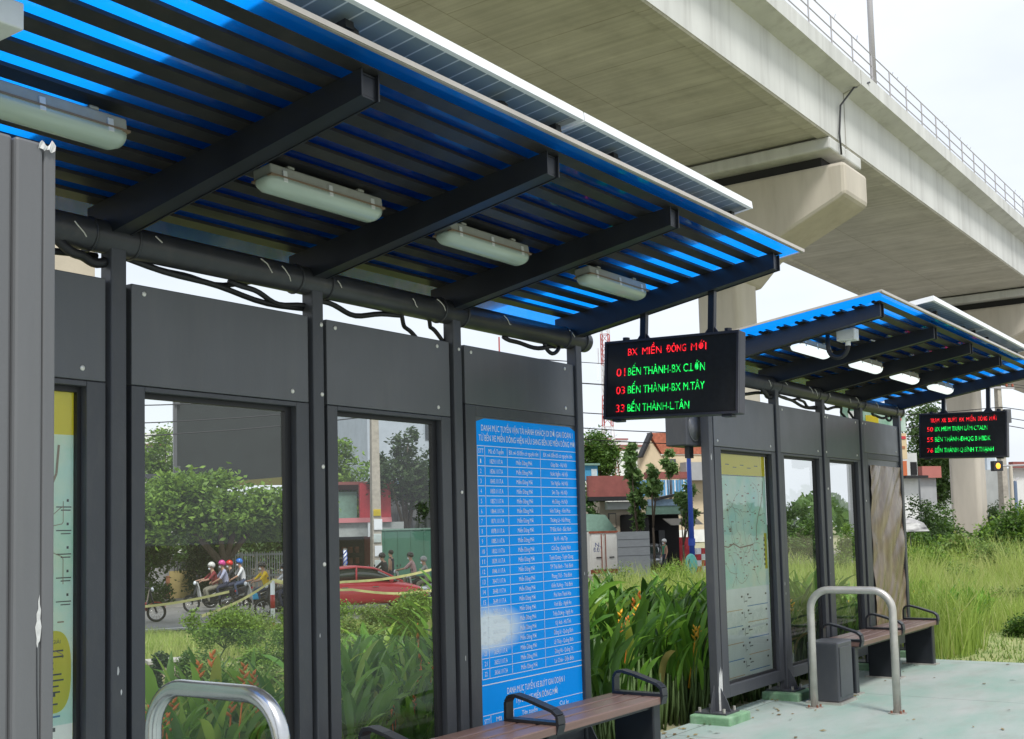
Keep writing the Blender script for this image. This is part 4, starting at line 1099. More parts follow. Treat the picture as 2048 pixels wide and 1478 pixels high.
# heliconia plants ---------------------------------------------------
ORANGE = mat('orange_bract', (.95, .24, .04), .45, vary=.25, vscale=20); YELLOW = mat('yellow_bract', (.85, .42, .03), .45, vary=.2, vscale=20)
def heli_proto(seed, leaves, hmax, flowers, fm, leaf='heli'):
    r = random.Random(seed); V, F = [], []; MBs = MB()
    for k in range(leaves):
        az = r.uniform(0, 6.283); lean = r.uniform(.06, .34); h = hmax * r.uniform(.30, .72)
        bx, by = r.uniform(-.2, .2), r.uniform(-.2, .2)
        p0 = Vector((bx, by, 0)); dirv = Vector((math.cos(az), math.sin(az), 0))
        L = r.uniform(.42, .70) * hmax; Wd = r.uniform(.026, .046); el = math.pi / 2 - lean
        base = p0 + dirv * h * math.tan(lean) * .6 + Vector((0, 0, h))
        MBs.tube([p0, p0.lerp(base, .5) + dirv * .01, base], [.013, .011, .008], 5)
        side = Vector((-math.sin(az), math.cos(az), 0)); pt = base.copy(); ns_ = 8; droop = r.uniform(.4, 1.5); i0 = len(V); tw = r.uniform(-.5, .5)
        for j in range(ns_ + 1):
            t = j / ns_; wv = Wd * (math.sin(math.pi * min(1, t * .93 + .07)) ** .8) * (1 if t < 1 else .05)
            a = el - droop * t ** 1.6; up = dirv * -math.sin(a) + Vector((0, 0, math.cos(a)))
            s2 = (side * math.cos(tw * t) + up * math.sin(tw * t)); wob = .006 * math.sin(9 * t + k)
            V += [pt + s2 * wv + up * (wv * .35 + wob), pt.copy(), pt - s2 * wv + up * (wv * .35 - wob)]
            pt = pt + (dirv * math.cos(a) + Vector((0, 0, math.sin(a)))) * (L / ns_)
        for j in range(ns_):
            a = i0 + 3 * j; F += [(a, a + 3, a + 4, a + 1), (a + 1, a + 4, a + 5, a + 2)]
    root = empty('heliconia_plant', (0, 0, 0), 0, 'x', 'plant', 'heliconia bed behind the shelters')
    npmesh('leaves', [tuple(v) for v in V], F, LF[leaf], root, smooth=True)
    MBs.build('stem', STEM, root, smooth=True)
    for k in range(flowers):
        m = MB(); x, y = r.uniform(-.2, .2), r.uniform(-.2, .2); z = hmax * (r.uniform(.72, .98) if fm is YELLOW else r.uniform(.98, 1.22)); az = r.uniform(0, 6.28)
        m.tube([(x * .5, y * .5, z * .4), (x, y, z - .05)], .007, 5)
        for j in range(5):
            s = 1 if j % 2 else -1; c = Vector((x, y, z - .05 + .028 * j)); d = Vector((math.cos(az) * s, math.sin(az) * s, .75 + .12 * j)).normalized(); Lb = .085 - .010 * j
            m.tube([c, c + d * Lb * .4, c + d * Lb], [.009, .013, .002], 5)
        m.build('flower_head', fm, root, smooth=True)
    return root
protos = [heli_proto(1, 40, 1.02, 2, ORANGE), heli_proto(2, 44, .96, 3, ORANGE), heli_proto(3, 42, 1.0, 0, ORANGE), heli_proto(4, 40, .98, 2, YELLOW, 'helid'), heli_proto(5, 46, .95, 0, ORANGE, 'helid'), heli_proto(6, 38, 1.1, 2, YELLOW)]
LEAFY = ['leafy heliconia with a few orange flowers in the bed behind the shelters', 'leafy heliconia with many orange flowers in the bed behind the shelters', 'leafy green heliconia without flowers in the bed behind the shelters',
         'dark leaved heliconia with yellow flowers in the bed behind the shelters', 'dark leaved heliconia without flowers in the bed behind the shelters', 'tall heliconia with yellow flowers in the bed behind the shelters']
used = [False] * 6
pl = []
hr = random.Random(21)
x = 3.3
while x < 15.2:
    for row, y in enumerate((.64, .96, 1.32, 1.75)):
        if row == 3 and x < 6.0: continue
        if row == 2 and hr.random() < .25: continue
        pl.append((x + hr.uniform(-.12, .12) + .12 * row, y + hr.uniform(-.12, .12), row))
    x += .36
pl += [(x_, y_ + .25, 3) for x_, y_ in ((13.6, -.1), (14.2, .2), (14.9, -.35), (15.3, .1), (16.0, -.2), (16.6, .3), (17.4, .0), (18.2, .4), (15.9, .9), (17.0, 1.2), (18.6, 1.3), (19.5, .8))]
for x, y, row in pl:
    right = 6.5 < x < 9.6
    k = hr.choices(range(6), weights=(1, 1, 2, 4, 4, 2) if right else ((3, 3, 3, .2, .4, .4) if x < 7 else (.5, .4, 3, 2, 2, 2)))[0]
    s = (.82 if y < .7 else .92) * hr.uniform(.85, 1.12) * (1.0 if right else .93)
    if x < 6: s *= .88 if y < 1 else .95
    if x > 12.8: s *= .62; k = hr.choice((3, 5, 5, 0)) if not (x < 12.8) else k
    o = protos[k] if not used[k] else dup(protos[k])
    used[k] = True; o.location = (x, y, ground_z(x, y) - .01); o.rotation_euler = (0, 0, hr.uniform(0, 6.28)); o.scale = (s, s, s); o['label'] = LEAFY[k]
for k in range(6):
    if not used[k]: protos[k].location = (9 + k * .1, 1.4, -.13); protos[k]['label'] = LEAFY[k]

# tall grass field ---------------------------------------------------
def grass(name, N, dmin, dmax, hmin, hmax, wbase, ymin, label, seeds=.0, leaf='grass', bmin=-.62, bmax=.62):
    d = np.exp(nr.uniform(math.log(dmin), math.log(dmax), N * 3)); a = nr.uniform(bmin, bmax, N * 3)
    yaw = math.atan2(FWD.y, FWD.x) - a
    X = CAM.x + d * np.cos(yaw) / np.cos(a) * np.cos(a); Y = CAM.y + d * np.sin(yaw)
    q = -((X - RB.x) * RN.x + (Y - RB.y) * RN.y)
    dens = .55 + .45 * np.sin(X * .9 + 1.7 * np.sin(Y * .6)) * np.cos(Y * .8 + X * .3)
    ok = (Y > np.where(X > 13, -.3 + .25 * np.sin(X * 1.7), ymin)) & (q > 5.3) & (nr.random(N * 3) < .35 + .65 * dens) & ~((np.abs(X - 38.5) < 1.5) & (np.abs(Y - 13.3) < 1.5))
    X, Y, d, a_ok = X[ok][:N], Y[ok][:N], d[ok][:N], a[ok][:N]; n = len(X)
    Z = np.array([ground_z(float(x), float(y)) for x, y in zip(X, Y)]) - .03
    h = (hmin + (hmax - hmin) * nr.random(n)) * (.55 + .55 * np.sin(X * .55 + Y * .4 + 1.3 * np.sin(Y * .23)) ** 2) * (.8 + .2 * np.sin(X * 1.9 - Y * 1.3)) * (.75 + .25 * np.clip(d / 20, 0, 2.2))
    left = np.clip((a_ok - (-.02)) / .10, 0, 1)            # the strip facing the nearer shelter is trampled short
    h *= .30 + .70 * left
    w_ = wbase * (d / 10) ** .75
    az = nr.uniform(0, 6.283, n); ln = nr.uniform(.05, .55, n) * h; faz = nr.uniform(0, 6.283, n)
    dx, dy = np.cos(az) * ln, np.sin(az) * ln; sx, sy = np.cos(faz) * w_, np.sin(faz) * w_
    B = np.stack([X, Y, Z], 1); S = np.stack([sx, sy, np.zeros(n)], 1)
    Mi = B + np.stack([dx * .35, dy * .35, h * .6], 1); Tp = B + np.stack([dx, dy, h], 1)
    V = np.stack([B - S, B + S, Mi + S * .75, Mi - S * .75, Tp], 1).reshape(-1, 3)
    i = np.arange(n)[:, None] * 5
    F = np.concatenate([i + np.array([[0, 1, 2]]), i + np.array([[0, 2, 3]]), i + np.array([[3, 2, 4]])])
    o = npmesh(name, V, F, LF[leaf], label=label, cat='grass', kind='stuff')
    return o
grass('tall_grass', 170000, 8.5, 52, .45, 1.15, .0052, 2.1, 'tall bright green grass filling the field behind the shelters')
grass('lawn_grass', 16000, 11, 30, .03, .09, .007, -3.5, 'short dry lawn grass beyond the end of the platform', bmin=.28, bmax=.62) if False else None
# seed heads: thin pale plumes
def lawn():
    n = 14000
    X = nr.uniform(12.75, 24, n); Y = nr.uniform(-4.5, .5, n); h = nr.uniform(.02, .09, n); az = nr.uniform(0, 6.28, n)
    B = np.stack([X, Y, np.full(n, -.055)], 1); S = np.stack([np.cos(az), np.sin(az), 0 * az], 1) * .008
    T = B + np.stack([np.sin(az * 3) * .03, np.cos(az * 5) * .03, h], 1)
    V = np.stack([B - S, B + S, T], 1).reshape(-1, 3); F = np.arange(3 * n).reshape(-1, 3)
    npmesh('lawn_grass', V, F, LF['weed'], label='short dry lawn grass beyond the end of the platform', cat='grass', kind='stuff')
lawn()

# weeds behind the nearer shelter -------------------------------------
def weed(px, wpx, ytop, d, n, size, leaf, label, cat='shrub'):
    p = bearing(px, d); z = ground_z(p.x, p.y); bl = []
    w_ = wpx * d / FPX / 1.7; h = max(.3, height(px, ytop, d) - z)
    r2 = random.Random(int(px * 7 + d))
    for k in range(9):
        bl.append((r2.uniform(-.6, .6) * w_, r2.uniform(-.45, .45) * w_, h * r2.uniform(.25, .78), min(w_ * r2.uniform(.20, .34), h * .3), 1.0))
    tree('weed_bush', label, (p.x, p.y, z), bl, n, size, leaf, trunk=.010, cat=cat, group='weed bushes in the field', limbs=11, shell=.3, ss=.36)
weed(430, 135, 1200, 15, 6500, .021, 'bright', 'bright feathery weed bush in front of the riders')
weed(312, 70, 1268, 10.5, 3000, .020, 'dark', 'dark spiky weed left of the pale concrete block')
weed(462, 150, 1285, 10.5, 4800, .017, 'weed', 'brownish dry weed bush in the middle of the first glass pane')
weed(545, 140, 1250, 12.5, 6500, .019, 'bright', 'yellowish green bush below the marker post seen through the first pane')
weed(570, 110, 1292, 9, 4500, .016, 'weed', 'low leafy weed at the lower right of the first pane')
weed(385, 110, 1282, 11.5, 4200, .018, 'tree', 'low green weed just right of the pale concrete block')
weed(700, 120, 1212, 12.5, 5200, .018, 'weed', 'grey green feathery weed below the red car front door')
weed(828, 110, 1165, 15, 7000, .020, 'bright', 'tall feathery weed hiding the bonnet of the red car')
weed(858, 90, 1200, 11, 4200, .018, 'bright', 'green weed bush at the right edge of the second pane')
weed(345, 90, 1330, 8.5, 3600, .015, 'bright', 'small bright weed in front of the pale concrete block')
weed(500, 120, 1225, 17, 5200, .022, 'weed', 'yellowing weed right of the feathery bush in the first pane')
weed(575, 80, 1205, 19, 4200, .024, 'bright', 'bright weed at the right edge of the first pane beside the road')
weed(400, 130, 1335, 8, 4600, .014, 'bright', 'fine bright weed just behind the bed in the first pane')
weed(690, 90, 1270, 9, 4000, .015, 'bright', 'bright weed at the left edge of the second pane')
weed(770, 120, 1195, 17, 5600, .022, 'weed', 'yellowing weed in front of the red car middle')
weed(820, 110, 1262, 9.5, 4600, .015, 'bright', 'bright weed behind the orange flowers at the right of the second pane')
weed(640, 120, 1200, 16, 4600, .022, 'bright', 'bright weed behind the post between the two panes')
weed(745, 150, 1240, 10, 5600, .016, 'weed', 'fine weed bush just behind the orange flowers in the second pane')
# pale concrete block among the weeds
p = bearing(326, 12.0); zb = ground_z(p.x, p.y)
cbk = empty('concrete_block', (p.x, p.y, zb), -.5, 'pale pinkish concrete block lying in the weeds', 'block')
m = MB(); m.box(-.16, .16, -.12, .12, 0, .34); m.build('block', mat('pinkish_concrete', (.42, .34, .28), .9, vary=.15), cbk, bevel=.01)
m = MB(); m.box(-.18, .18, -.14, .14, .3405, .37); m.build('cap', MT['kerb'], cbk)

# dry leaves blown on the platform
n = 130; X = nr.uniform(6.6, 12.6, n); Y = np.where(nr.random(n) < .6, .12 - np.abs(nr.normal(0, .25, n)), nr.uniform(-3.5, .1, n)); az = nr.uniform(0, 6.28, n); s_ = nr.uniform(.012, .035, n)
P = np.stack([X, Y, np.full(n, .006)], 1); u_ = np.stack([np.cos(az), np.sin(az), 0 * az], 1) * s_[:, None]; v_ = np.stack([-np.sin(az), np.cos(az), 0 * az], 1) * s_[:, None] * .45
V = np.stack([P - u_, P + v_ + np.array([0, 0, .006]), P + u_ + np.array([0, 0, .004]), P - v_], 1).reshape(-1, 3)
npmesh('leaf_litter', V, np.arange(4 * n).reshape(-1, 4), leafmat('dry_leaf', (.10, .065, .025), (.28, .20, .07), trans=.1), label='small dry leaves scattered on the green platform', cat='leaves', kind='stuff')
# ------------------------------------------------------------------ people
SKIN = mat('skin', (.42, .25, .17), .55); HAIR = mat('black_hair', (.015, .012, .010), .5)
def cloth(name, c): return mat(name, c, .8, vary=.12, vscale=9)
def person(name, label, J, shirt, trouser, shoe, helmet=None, loc=(0, 0, 0), rz=0.0, group=None, mask=True):
    """J: joints by name; one continuous skinned body, clothing colours by body part"""
    t = empty(name, loc, rz, label, 'person', group)
    V, E, R, Z = [], [], [], []
    def add(p, r, z):
        V.append(p); R.append(r); Z.append(z); return len(V) - 1
    def seg(a, b): E.append((a, b)); return b
    def lerp(a, b, k): return tuple(a[i] + (b[i] - a[i]) * k for i in range(3))
    pel = add(J['pelvis'], .125, 2); sp = seg(pel, add(J['spine'], .12, 1)); ch = seg(sp, add(J['chest'], .14, 1))
    nk = seg(ch, add(J['neck'], .052, 0)); hd = seg(nk, add(J['head'], .075, 0)); ht = seg(hd, add(J['top'], .078, 0))
    f = J.get('face', (1, 0, 0)); hx = J['head']
    ns_ = add((hx[0] + f[0] * .078, hx[1] + f[1] * .078, hx[2] + .015), .018, 0); E.append((hd, ns_))
    for s in ('l', 'r'):
        sh = seg(ch, add(J['sh' + s], .062, 1)); el = seg(sh, add(J['el' + s], .043, 1 if J.get('sleeve') else 0)); wr_ = seg(el, add(J['ha' + s], .029, 0))
        a, b = Vector(J['el' + s]), Vector(J['ha' + s]); d = (b - a).normalized(); side = d.cross(Vector((0, 0, 1))); side = side.normalized() if side.length > .1 else Vector((0, 1, 0)); pn = side.cross(d)
        pm = seg(wr_, add(tuple(b + d * .055), .030, 0))
        for k, (o, L) in enumerate(((-.026, .045), (-.009, .058), (.009, .055), (.026, .042))):
            k1 = seg(pm, add(tuple(b + d * .085 + side * o), .010, 0)); k2 = seg(k1, add(tuple(b + d * (.085 + L * .5) + side * o - pn * .018), .009, 0)); seg(k2, add(tuple(b + d * (.085 + L * .55) + side * o - pn * .045), .008, 0))
        th = seg(wr_, add(tuple(b + d * .03 + side * (.03 if s == 'l' else -.03) - pn * .015), .012, 0)); seg(th, add(tuple(b + d * .065 + side * (.045 if s == 'l' else -.045) - pn * .03), .009, 0))
        hp = seg(pel, add(J['hi' + s], .090, 2)); kn = seg(hp, add(J['kn' + s], .064, 2)); an = seg(kn, add(J['an' + s], .042, 2)); seg(an, add(J['to' + s], .038, 3))
    me = bpy.data.meshes.new('body'); me.from_pydata(V, E, [])
    o = bpy.data.objects.new('body', me); COL.objects.link(o)
    o.modifiers.new('skin', 'SKIN')
    if not me.skin_vertices: me.attributes.new('skin', 'FLOAT', 'POINT')
    sv = me.skin_vertices[0].data
    for i, r in enumerate(R): sv[i].radius = (r, r)
    sv[0].use_root = True
    ss = o.modifiers.new('sub', 'SUBSURF'); ss.levels = 1; ss.render_levels = 1
    bpy.context.view_layer.update()
    m2 = bpy.data.meshes.new_from_object(o.evaluated_get(bpy.context.evaluated_depsgraph_get()))
    bpy.data.objects.remove(o); bpy.data.meshes.remove(me)
    m2.name = 'body'
    for q in (SKIN, shirt, trouser, shoe): m2.materials.append(q)
    segs = [(np.array(V[a]), np.array(V[b]), Z[b]) for a, b in E]
    for p in m2.polygons:
        c = np.array(p.center); best = (9, 0)
        for a, b, z in segs:
            ab = b - a; k = max(0, min(1, np.dot(c - a, ab) / max(1e-9, np.dot(ab, ab)))); dd = np.linalg.norm(c - a - ab * k)
            zz = z
            if dd < best[0]: best = (dd, zz)
        p.material_index = best[1]; p.use_smooth = True
    o = bpy.data.objects.new('body', m2); COL.objects.link(o); o.parent = t
    h = J['head']; tp = J['top']; cz = (h[2] + tp[2]) / 2
    if helmet:
        m = MB(); c = ((h[0] + tp[0]) / 2 - f[0] * .01, (h[1] + tp[1]) / 2, cz + .035)
        m.ball(c, .128, .125, .125, 16, 10)
        q = []
        for fc in m.f:
            zc = sum(m.v[i][2] for i in fc) / len(fc); fx = sum((m.v[i][0] - c[0]) * f[0] for i in fc) / len(fc)
            if zc > c[2] - .03 - (.05 if fx < 0 else 0): q.append(fc)
        m.f = q; m.m = [0] * len(q)
        hm = m.build('helmet', helmet, t, smooth=True)
        sd_ = hm.modifiers.new('shell', 'SOLIDIFY'); sd_.thickness = .012
        m = MB(); m.box(c[0] + f[0] * .10 - .035, c[0] + f[0] * .10 + .05, c[1] - .085, c[1] + .085, c[2] + .005, c[2] + .015); m.build('visor', MT['rubber'], hm)
    else:
        m = MB(); c = ((h[0] + tp[0]) / 2 - f[0] * .018, (h[1] + tp[1]) / 2, cz + .04); m.ball(c, .098, .092, .10, 14, 9); m.build('hair', HAIR, t, smooth=True)
    if mask:
        m = MB(); m.ball((h[0] + f[0] * .055, h[1] + f[1] * .055, h[2] - .02), .05, .055, .045, 10, 7); m.build('face_mask', MT['print_white'], t, smooth=True)
    else:
        for s in (-1, 1):
            m = MB(); m.ball((h[0] + f[0] * .072 - f[1] * .03 * s, h[1] + f[1] * .072 + f[0] * .03 * s, cz + .005), .011, .011, .009, 8, 5); m.build('eye', HAIR, t)
    return t
RIDE = dict(pelvis=(-.22, 0, .83), spine=(-.19, 0, 1.02), chest=(-.13, 0, 1.22), neck=(-.09, 0, 1.38), head=(-.06, 0, 1.47), top=(-.06, 0, 1.58), shl=(-.12, .17, 1.30), shr=(-.12, -.17, 1.30),
            ell=(.10, .26, 1.09), elr=(.10, -.26, 1.09), hal=(.33, .30, 1.05), har=(.33, -.30, 1.05), hil=(-.19, .10, .82), hir=(-.19, -.10, .82), knl=(.16, .17, .74), knr=(.16, -.17, .74),
            anl=(.06, .17, .34), anr=(.06, -.17, .34), tol=(.22, .17, .30), tor=(.22, -.17, .30), sleeve=True)
PASS = {k: ((v[0] - .36, v[1], v[2] + .05) if isinstance(v, tuple) else v) for k, v in RIDE.items()}
PASS.update(ell=(-.30, .24, 1.10), elr=(-.30, -.24, 1.10), hal=(-.12, .17, 1.0), har=(-.12, -.17, 1.0), anl=(-.30, .18, .42), anr=(-.30, -.18, .42), tol=(-.16, .19, .38), tor=(-.16, -.19, .38))
STAND = dict(pelvis=(0, 0, .93), spine=(0, 0, 1.10), chest=(0, 0, 1.30), neck=(0, 0, 1.47), head=(.01, 0, 1.555), top=(.01, 0, 1.66), shl=(0, .17, 1.40), shr=(0, -.17, 1.40), ell=(-.02, .23, 1.12), elr=(-.02, -.23, 1.12),
             hal=(.06, .24, .90), har=(.06, -.24, .90), hil=(0, .09, .90), hir=(0, -.09, .90), knl=(.02, .10, .50), knr=(.02, -.10, .50), anl=(-.01, .11, .09), anr=(-.01, -.11, .09), tol=(.13, .13, .045), tor=(.13, -.13, .045), sleeve=False)

# ------------------------------------------------------------------ motorbikes (facing local +x)
CHROME = mat('chrome', (.6, .6, .6), .2, .9); TYRE = mat('tyre', (.018, .018, .018), .85); SEATM = mat('seat_vinyl', (.02, .02, .02), .6)
def motorbike(label, loc, rz, body, shield, spoked=True, box=None):
    t = empty('motorbike', loc, rz, label, 'motorbike', 'motorbikes on the road')
    for x, nm in ((.62, 'front_wheel'), (-.60, 'rear_wheel')):
        m = MB(); m.ring((x, 0, .29), (0, 1, 0), .255, .038, 26, 8); wl = m.build(nm, TYRE, t, smooth=True)
        m = MB(); m.ring((x, 0, .29), (0, 1, 0), .215, .012, 24, 6); m.tube([(x, -.06, .29), (x, .06, .29)], .04, 10)
        for k in range(12 if spoked else 5):
            a = 2 * math.pi * k / (12 if spoked else 5); m.tube([(x, 0, .29), (x + .21 * math.cos(a), 0, .29 + .21 * math.sin(a))], .005 if spoked else .018, 5)
        m.build('rim', CHROME, wl, smooth=True)
    m = MB()
    m.loft([[(x, y * w_, z) for y, z in ((-1, zb), (-1, zt * .8 + zb * .2), (-.6, zt), (.6, zt), (1, zt * .8 + zb * .2), (1, zb))] for x, w_, zb, zt in ((-.86, .05, .66, .74), (-.70, .11, .52, .78), (-.35, .13, .42, .74), (.0, .12, .30, .60), (.22, .10, .30, .56), (.34, .07, .40, .62))])
    m.build('fairing', body, t, bevel=.02, smooth=True)
    m = MB(); m.loft([[(x, y * w_, z) for y, z in ((-1, zb), (-1, zt), (1, zt), (1, zb))] for x, w_, zb, zt in ((.30, .16, .32, .50), (.36, .19, .50, .72), (.40, .14, .80, .95), (.44, .10, .95, 1.03))]); m.build('leg_shield', shield, t, bevel=.02)
    m = MB(); m.loft([[(x, y * w_, z) for y, z in ((-1, zb), (-.8, zt), (.8, zt), (1, zb))] for x, w_, zb, zt in ((-.80, .09, .745, .80), (-.45, .13, .745, .82), (-.10, .12, .70, .77), (.02, .07, .66, .72))]); m.build('seat', SEATM, t, bevel=.015)
    m = MB()
    for s in (-1, 1): m.tube([(.62, s * .06, .29), (.50, s * .06, .66), (.42, s * .05, .95)], .024, 8)
    m.build('fork', MT['black'], t, smooth=True)
    m = MB(); m.tube([(.32, .34, 1.04), (.40, .20, 1.02), (.43, 0, .99), (.40, -.20, 1.02), (.32, -.34, 1.04)], .015, 8)
    hb = m.build('handlebar', MT['black'], t, smooth=True)
    for s in (-1, 1):
        m = MB(); m.tube([(.38, s * .22, 1.03), (.36, s * .27, 1.17)], .006, 5); m.ball((.36, s * .28, 1.20), .02, .06, .045, 10, 6); m.build('mirror', MT['black'], hb, smooth=True)
    m = MB(); m.ball((.50, 0, .98), .05, .09, .07, 12, 7); m.build('headlight', MT['print_white'], t, smooth=True)
    m = MB(); m.loft([[(.62 + .30 * math.cos(a), y, .29 + .30 * math.sin(a)) for y in (-.055, .055)] + [(.62 + .315 * math.cos(a), y, .29 + .315 * math.sin(a)) for y in (.055, -.055)] for a in [math.radians(q) for q in range(30, 171, 14)]]); m.build('mudguard', body, t)
    m = MB(); m.box(-.22, .14, -.11, .11, .24, .42); m.ball((-.02, 0, .30), .15, .13, .10, 12, 7); m.build('engine', MT['rubber'], t)
    m = MB(); m.tube([(.05, -.13, .26), (-.25, -.15, .26), (-.78, -.16, .40)], [.022, .03, .045], 8); m.build('exhaust', CHROME, t, smooth=True)
    m = MB(); m.box(-.90, -.86, -.05, .05, .62, .68); m.build('tail_light', mat('tail_red', (.4, .01, .01), .3), t)
    if box: m = MB(); m.box(.12, .34, -.20, .20, .46, .66); m.build('bag', box, t, bevel=.03)
    return t
def on_road(px, d, z=-1.09):
    p = bearing(px, d); return (p.x, p.y, z)
LEFTW = math.atan2(-RU.y, -RU.x); RIGHTW = math.atan2(RU.y, RU.x)
C_ = {k: cloth(k, v) for k, v in dict(dark_red_shirt=(.22, .03, .035), lilac_shirt=(.42, .44, .60), black_jacket=(.02, .022, .028), white_shirt=(.68, .70, .72), yellow_jacket=(.70, .50, .02), navy_trousers=(.03, .035, .07), khaki=(.24, .23, .18), grey_shirt=(.30, .32, .31), pink_shirt=(.50, .32, .33), navy_polo=(.018, .022, .045), jeans=(.05, .07, .13), green_shirt=(.05, .22, .12), shoe_black=(.02, .02, .02)).items()}
PAINT = {k: mat('helmet_' + k, v, .25, spec=.6) for k, v in dict(white=(.65, .65, .62), pink=(.62, .06, .28), red=(.60, .03, .02), blue=(.03, .16, .55), black=(.02, .02, .02), grey=(.28, .30, .31)).items()}
WB = mat('white_fairing', (.6, .6, .58), .3); BK = mat('black_fairing', (.018, .018, .022), .25); RB_ = mat('red_fairing', (.4, .02, .02), .3)
a = LEFTW + .12
L1 = on_road(416, 40.0); motorbike('white fronted motorbike carrying two, partly hidden by a green weed bush', L1, a, BK, WB)
person('person', 'rider in dark red shirt and pale helmet on the leading motorbike', RIDE, C_['dark_red_shirt'], C_['khaki'], C_['shoe_black'], PAINT['white'], L1, a)
person('person', 'pillion passenger with pink helmet and pale lilac shirt', PASS, C_['lilac_shirt'], C_['navy_trousers'], C_['shoe_black'], PAINT['pink'], L1, a)
L2 = on_road(452, 42.2); motorbike('black motorbike carrying two just behind the pink helmeted passenger', L2, a, BK, BK)
person('person', 'rider with red helmet and black jacket', RIDE, C_['black_jacket'], C_['navy_trousers'], C_['shoe_black'], PAINT['red'], L2, a)
person('person', 'pillion passenger with blue helmet and white shirt', PASS, C_['white_shirt'], C_['jeans'], C_['shoe_black'], PAINT['blue'], L2, a)
L3 = on_road(517, 38.5); motorbike('motorbike with spoked wheels and a bright blue bag, ridden by the yellow jacket', L3, a + .05, BK, WB, True, mat('bright_blue_bag', (.05, .42, .70), .5))
person('person', 'rider in yellow and black jacket with dark helmet', RIDE, C_['yellow_jacket'], C_['jeans'], C_['shoe_black'], PAINT['black'], L3, a + .05)
L4 = on_road(560, 36.5); motorbike('big black scooter behind the red and white marker post', L4, a, BK, BK, False)
person('person', 'rider in white shirt and black helmet behind the yellow jacket', RIDE, C_['white_shirt'], C_['navy_trousers'], C_['shoe_black'], PAINT['black'], L4, a)
L5 = on_road(268, 35.5); motorbike('parked motorbike of which only the front wheel shows at the left of the first pane', L5, RIGHTW, RB_, BK)
L6 = on_road(812, 42.2, -.96); motorbike('motorbike facing left below the poster covered utility pole', L6, LEFTW - .5, BK, WB)
person('person', 'rider in pinkish shirt stopped beside the utility pole', RIDE, C_['pink_shirt'], C_['khaki'], C_['shoe_black'], PAINT['black'], L6, LEFTW - .5)
L7 = on_road(838, 41.0); motorbike('motorbike carrying the grey helmeted rider right of the utility pole', L7, LEFTW - .4, WB, WB)
person('person', 'rider in grey shirt with shiny grey helmet right of the utility pole', RIDE, C_['grey_shirt'], C_['khaki'], C_['shoe_black'], PAINT['grey'], L7, LEFTW - .4)
L8 = on_road(756, 42.5, -.96)
person('person', 'person in navy polo shirt standing before the green wall', STAND, C_['navy_polo'], C_['navy_trousers'], C_['shoe_black'], None, on_road(777, 44.0, -.96), LEFTW - .6, mask=False)
motorbike('dark motorbike half hidden behind the roof of the red car', L8, LEFTW - .7, BK, BK)
person('person', 'rider with glossy black helmet half hidden behind the red car', RIDE, C_['black_jacket'], C_['navy_trousers'], C_['shoe_black'], PAINT['black'], L8, LEFTW - .7)

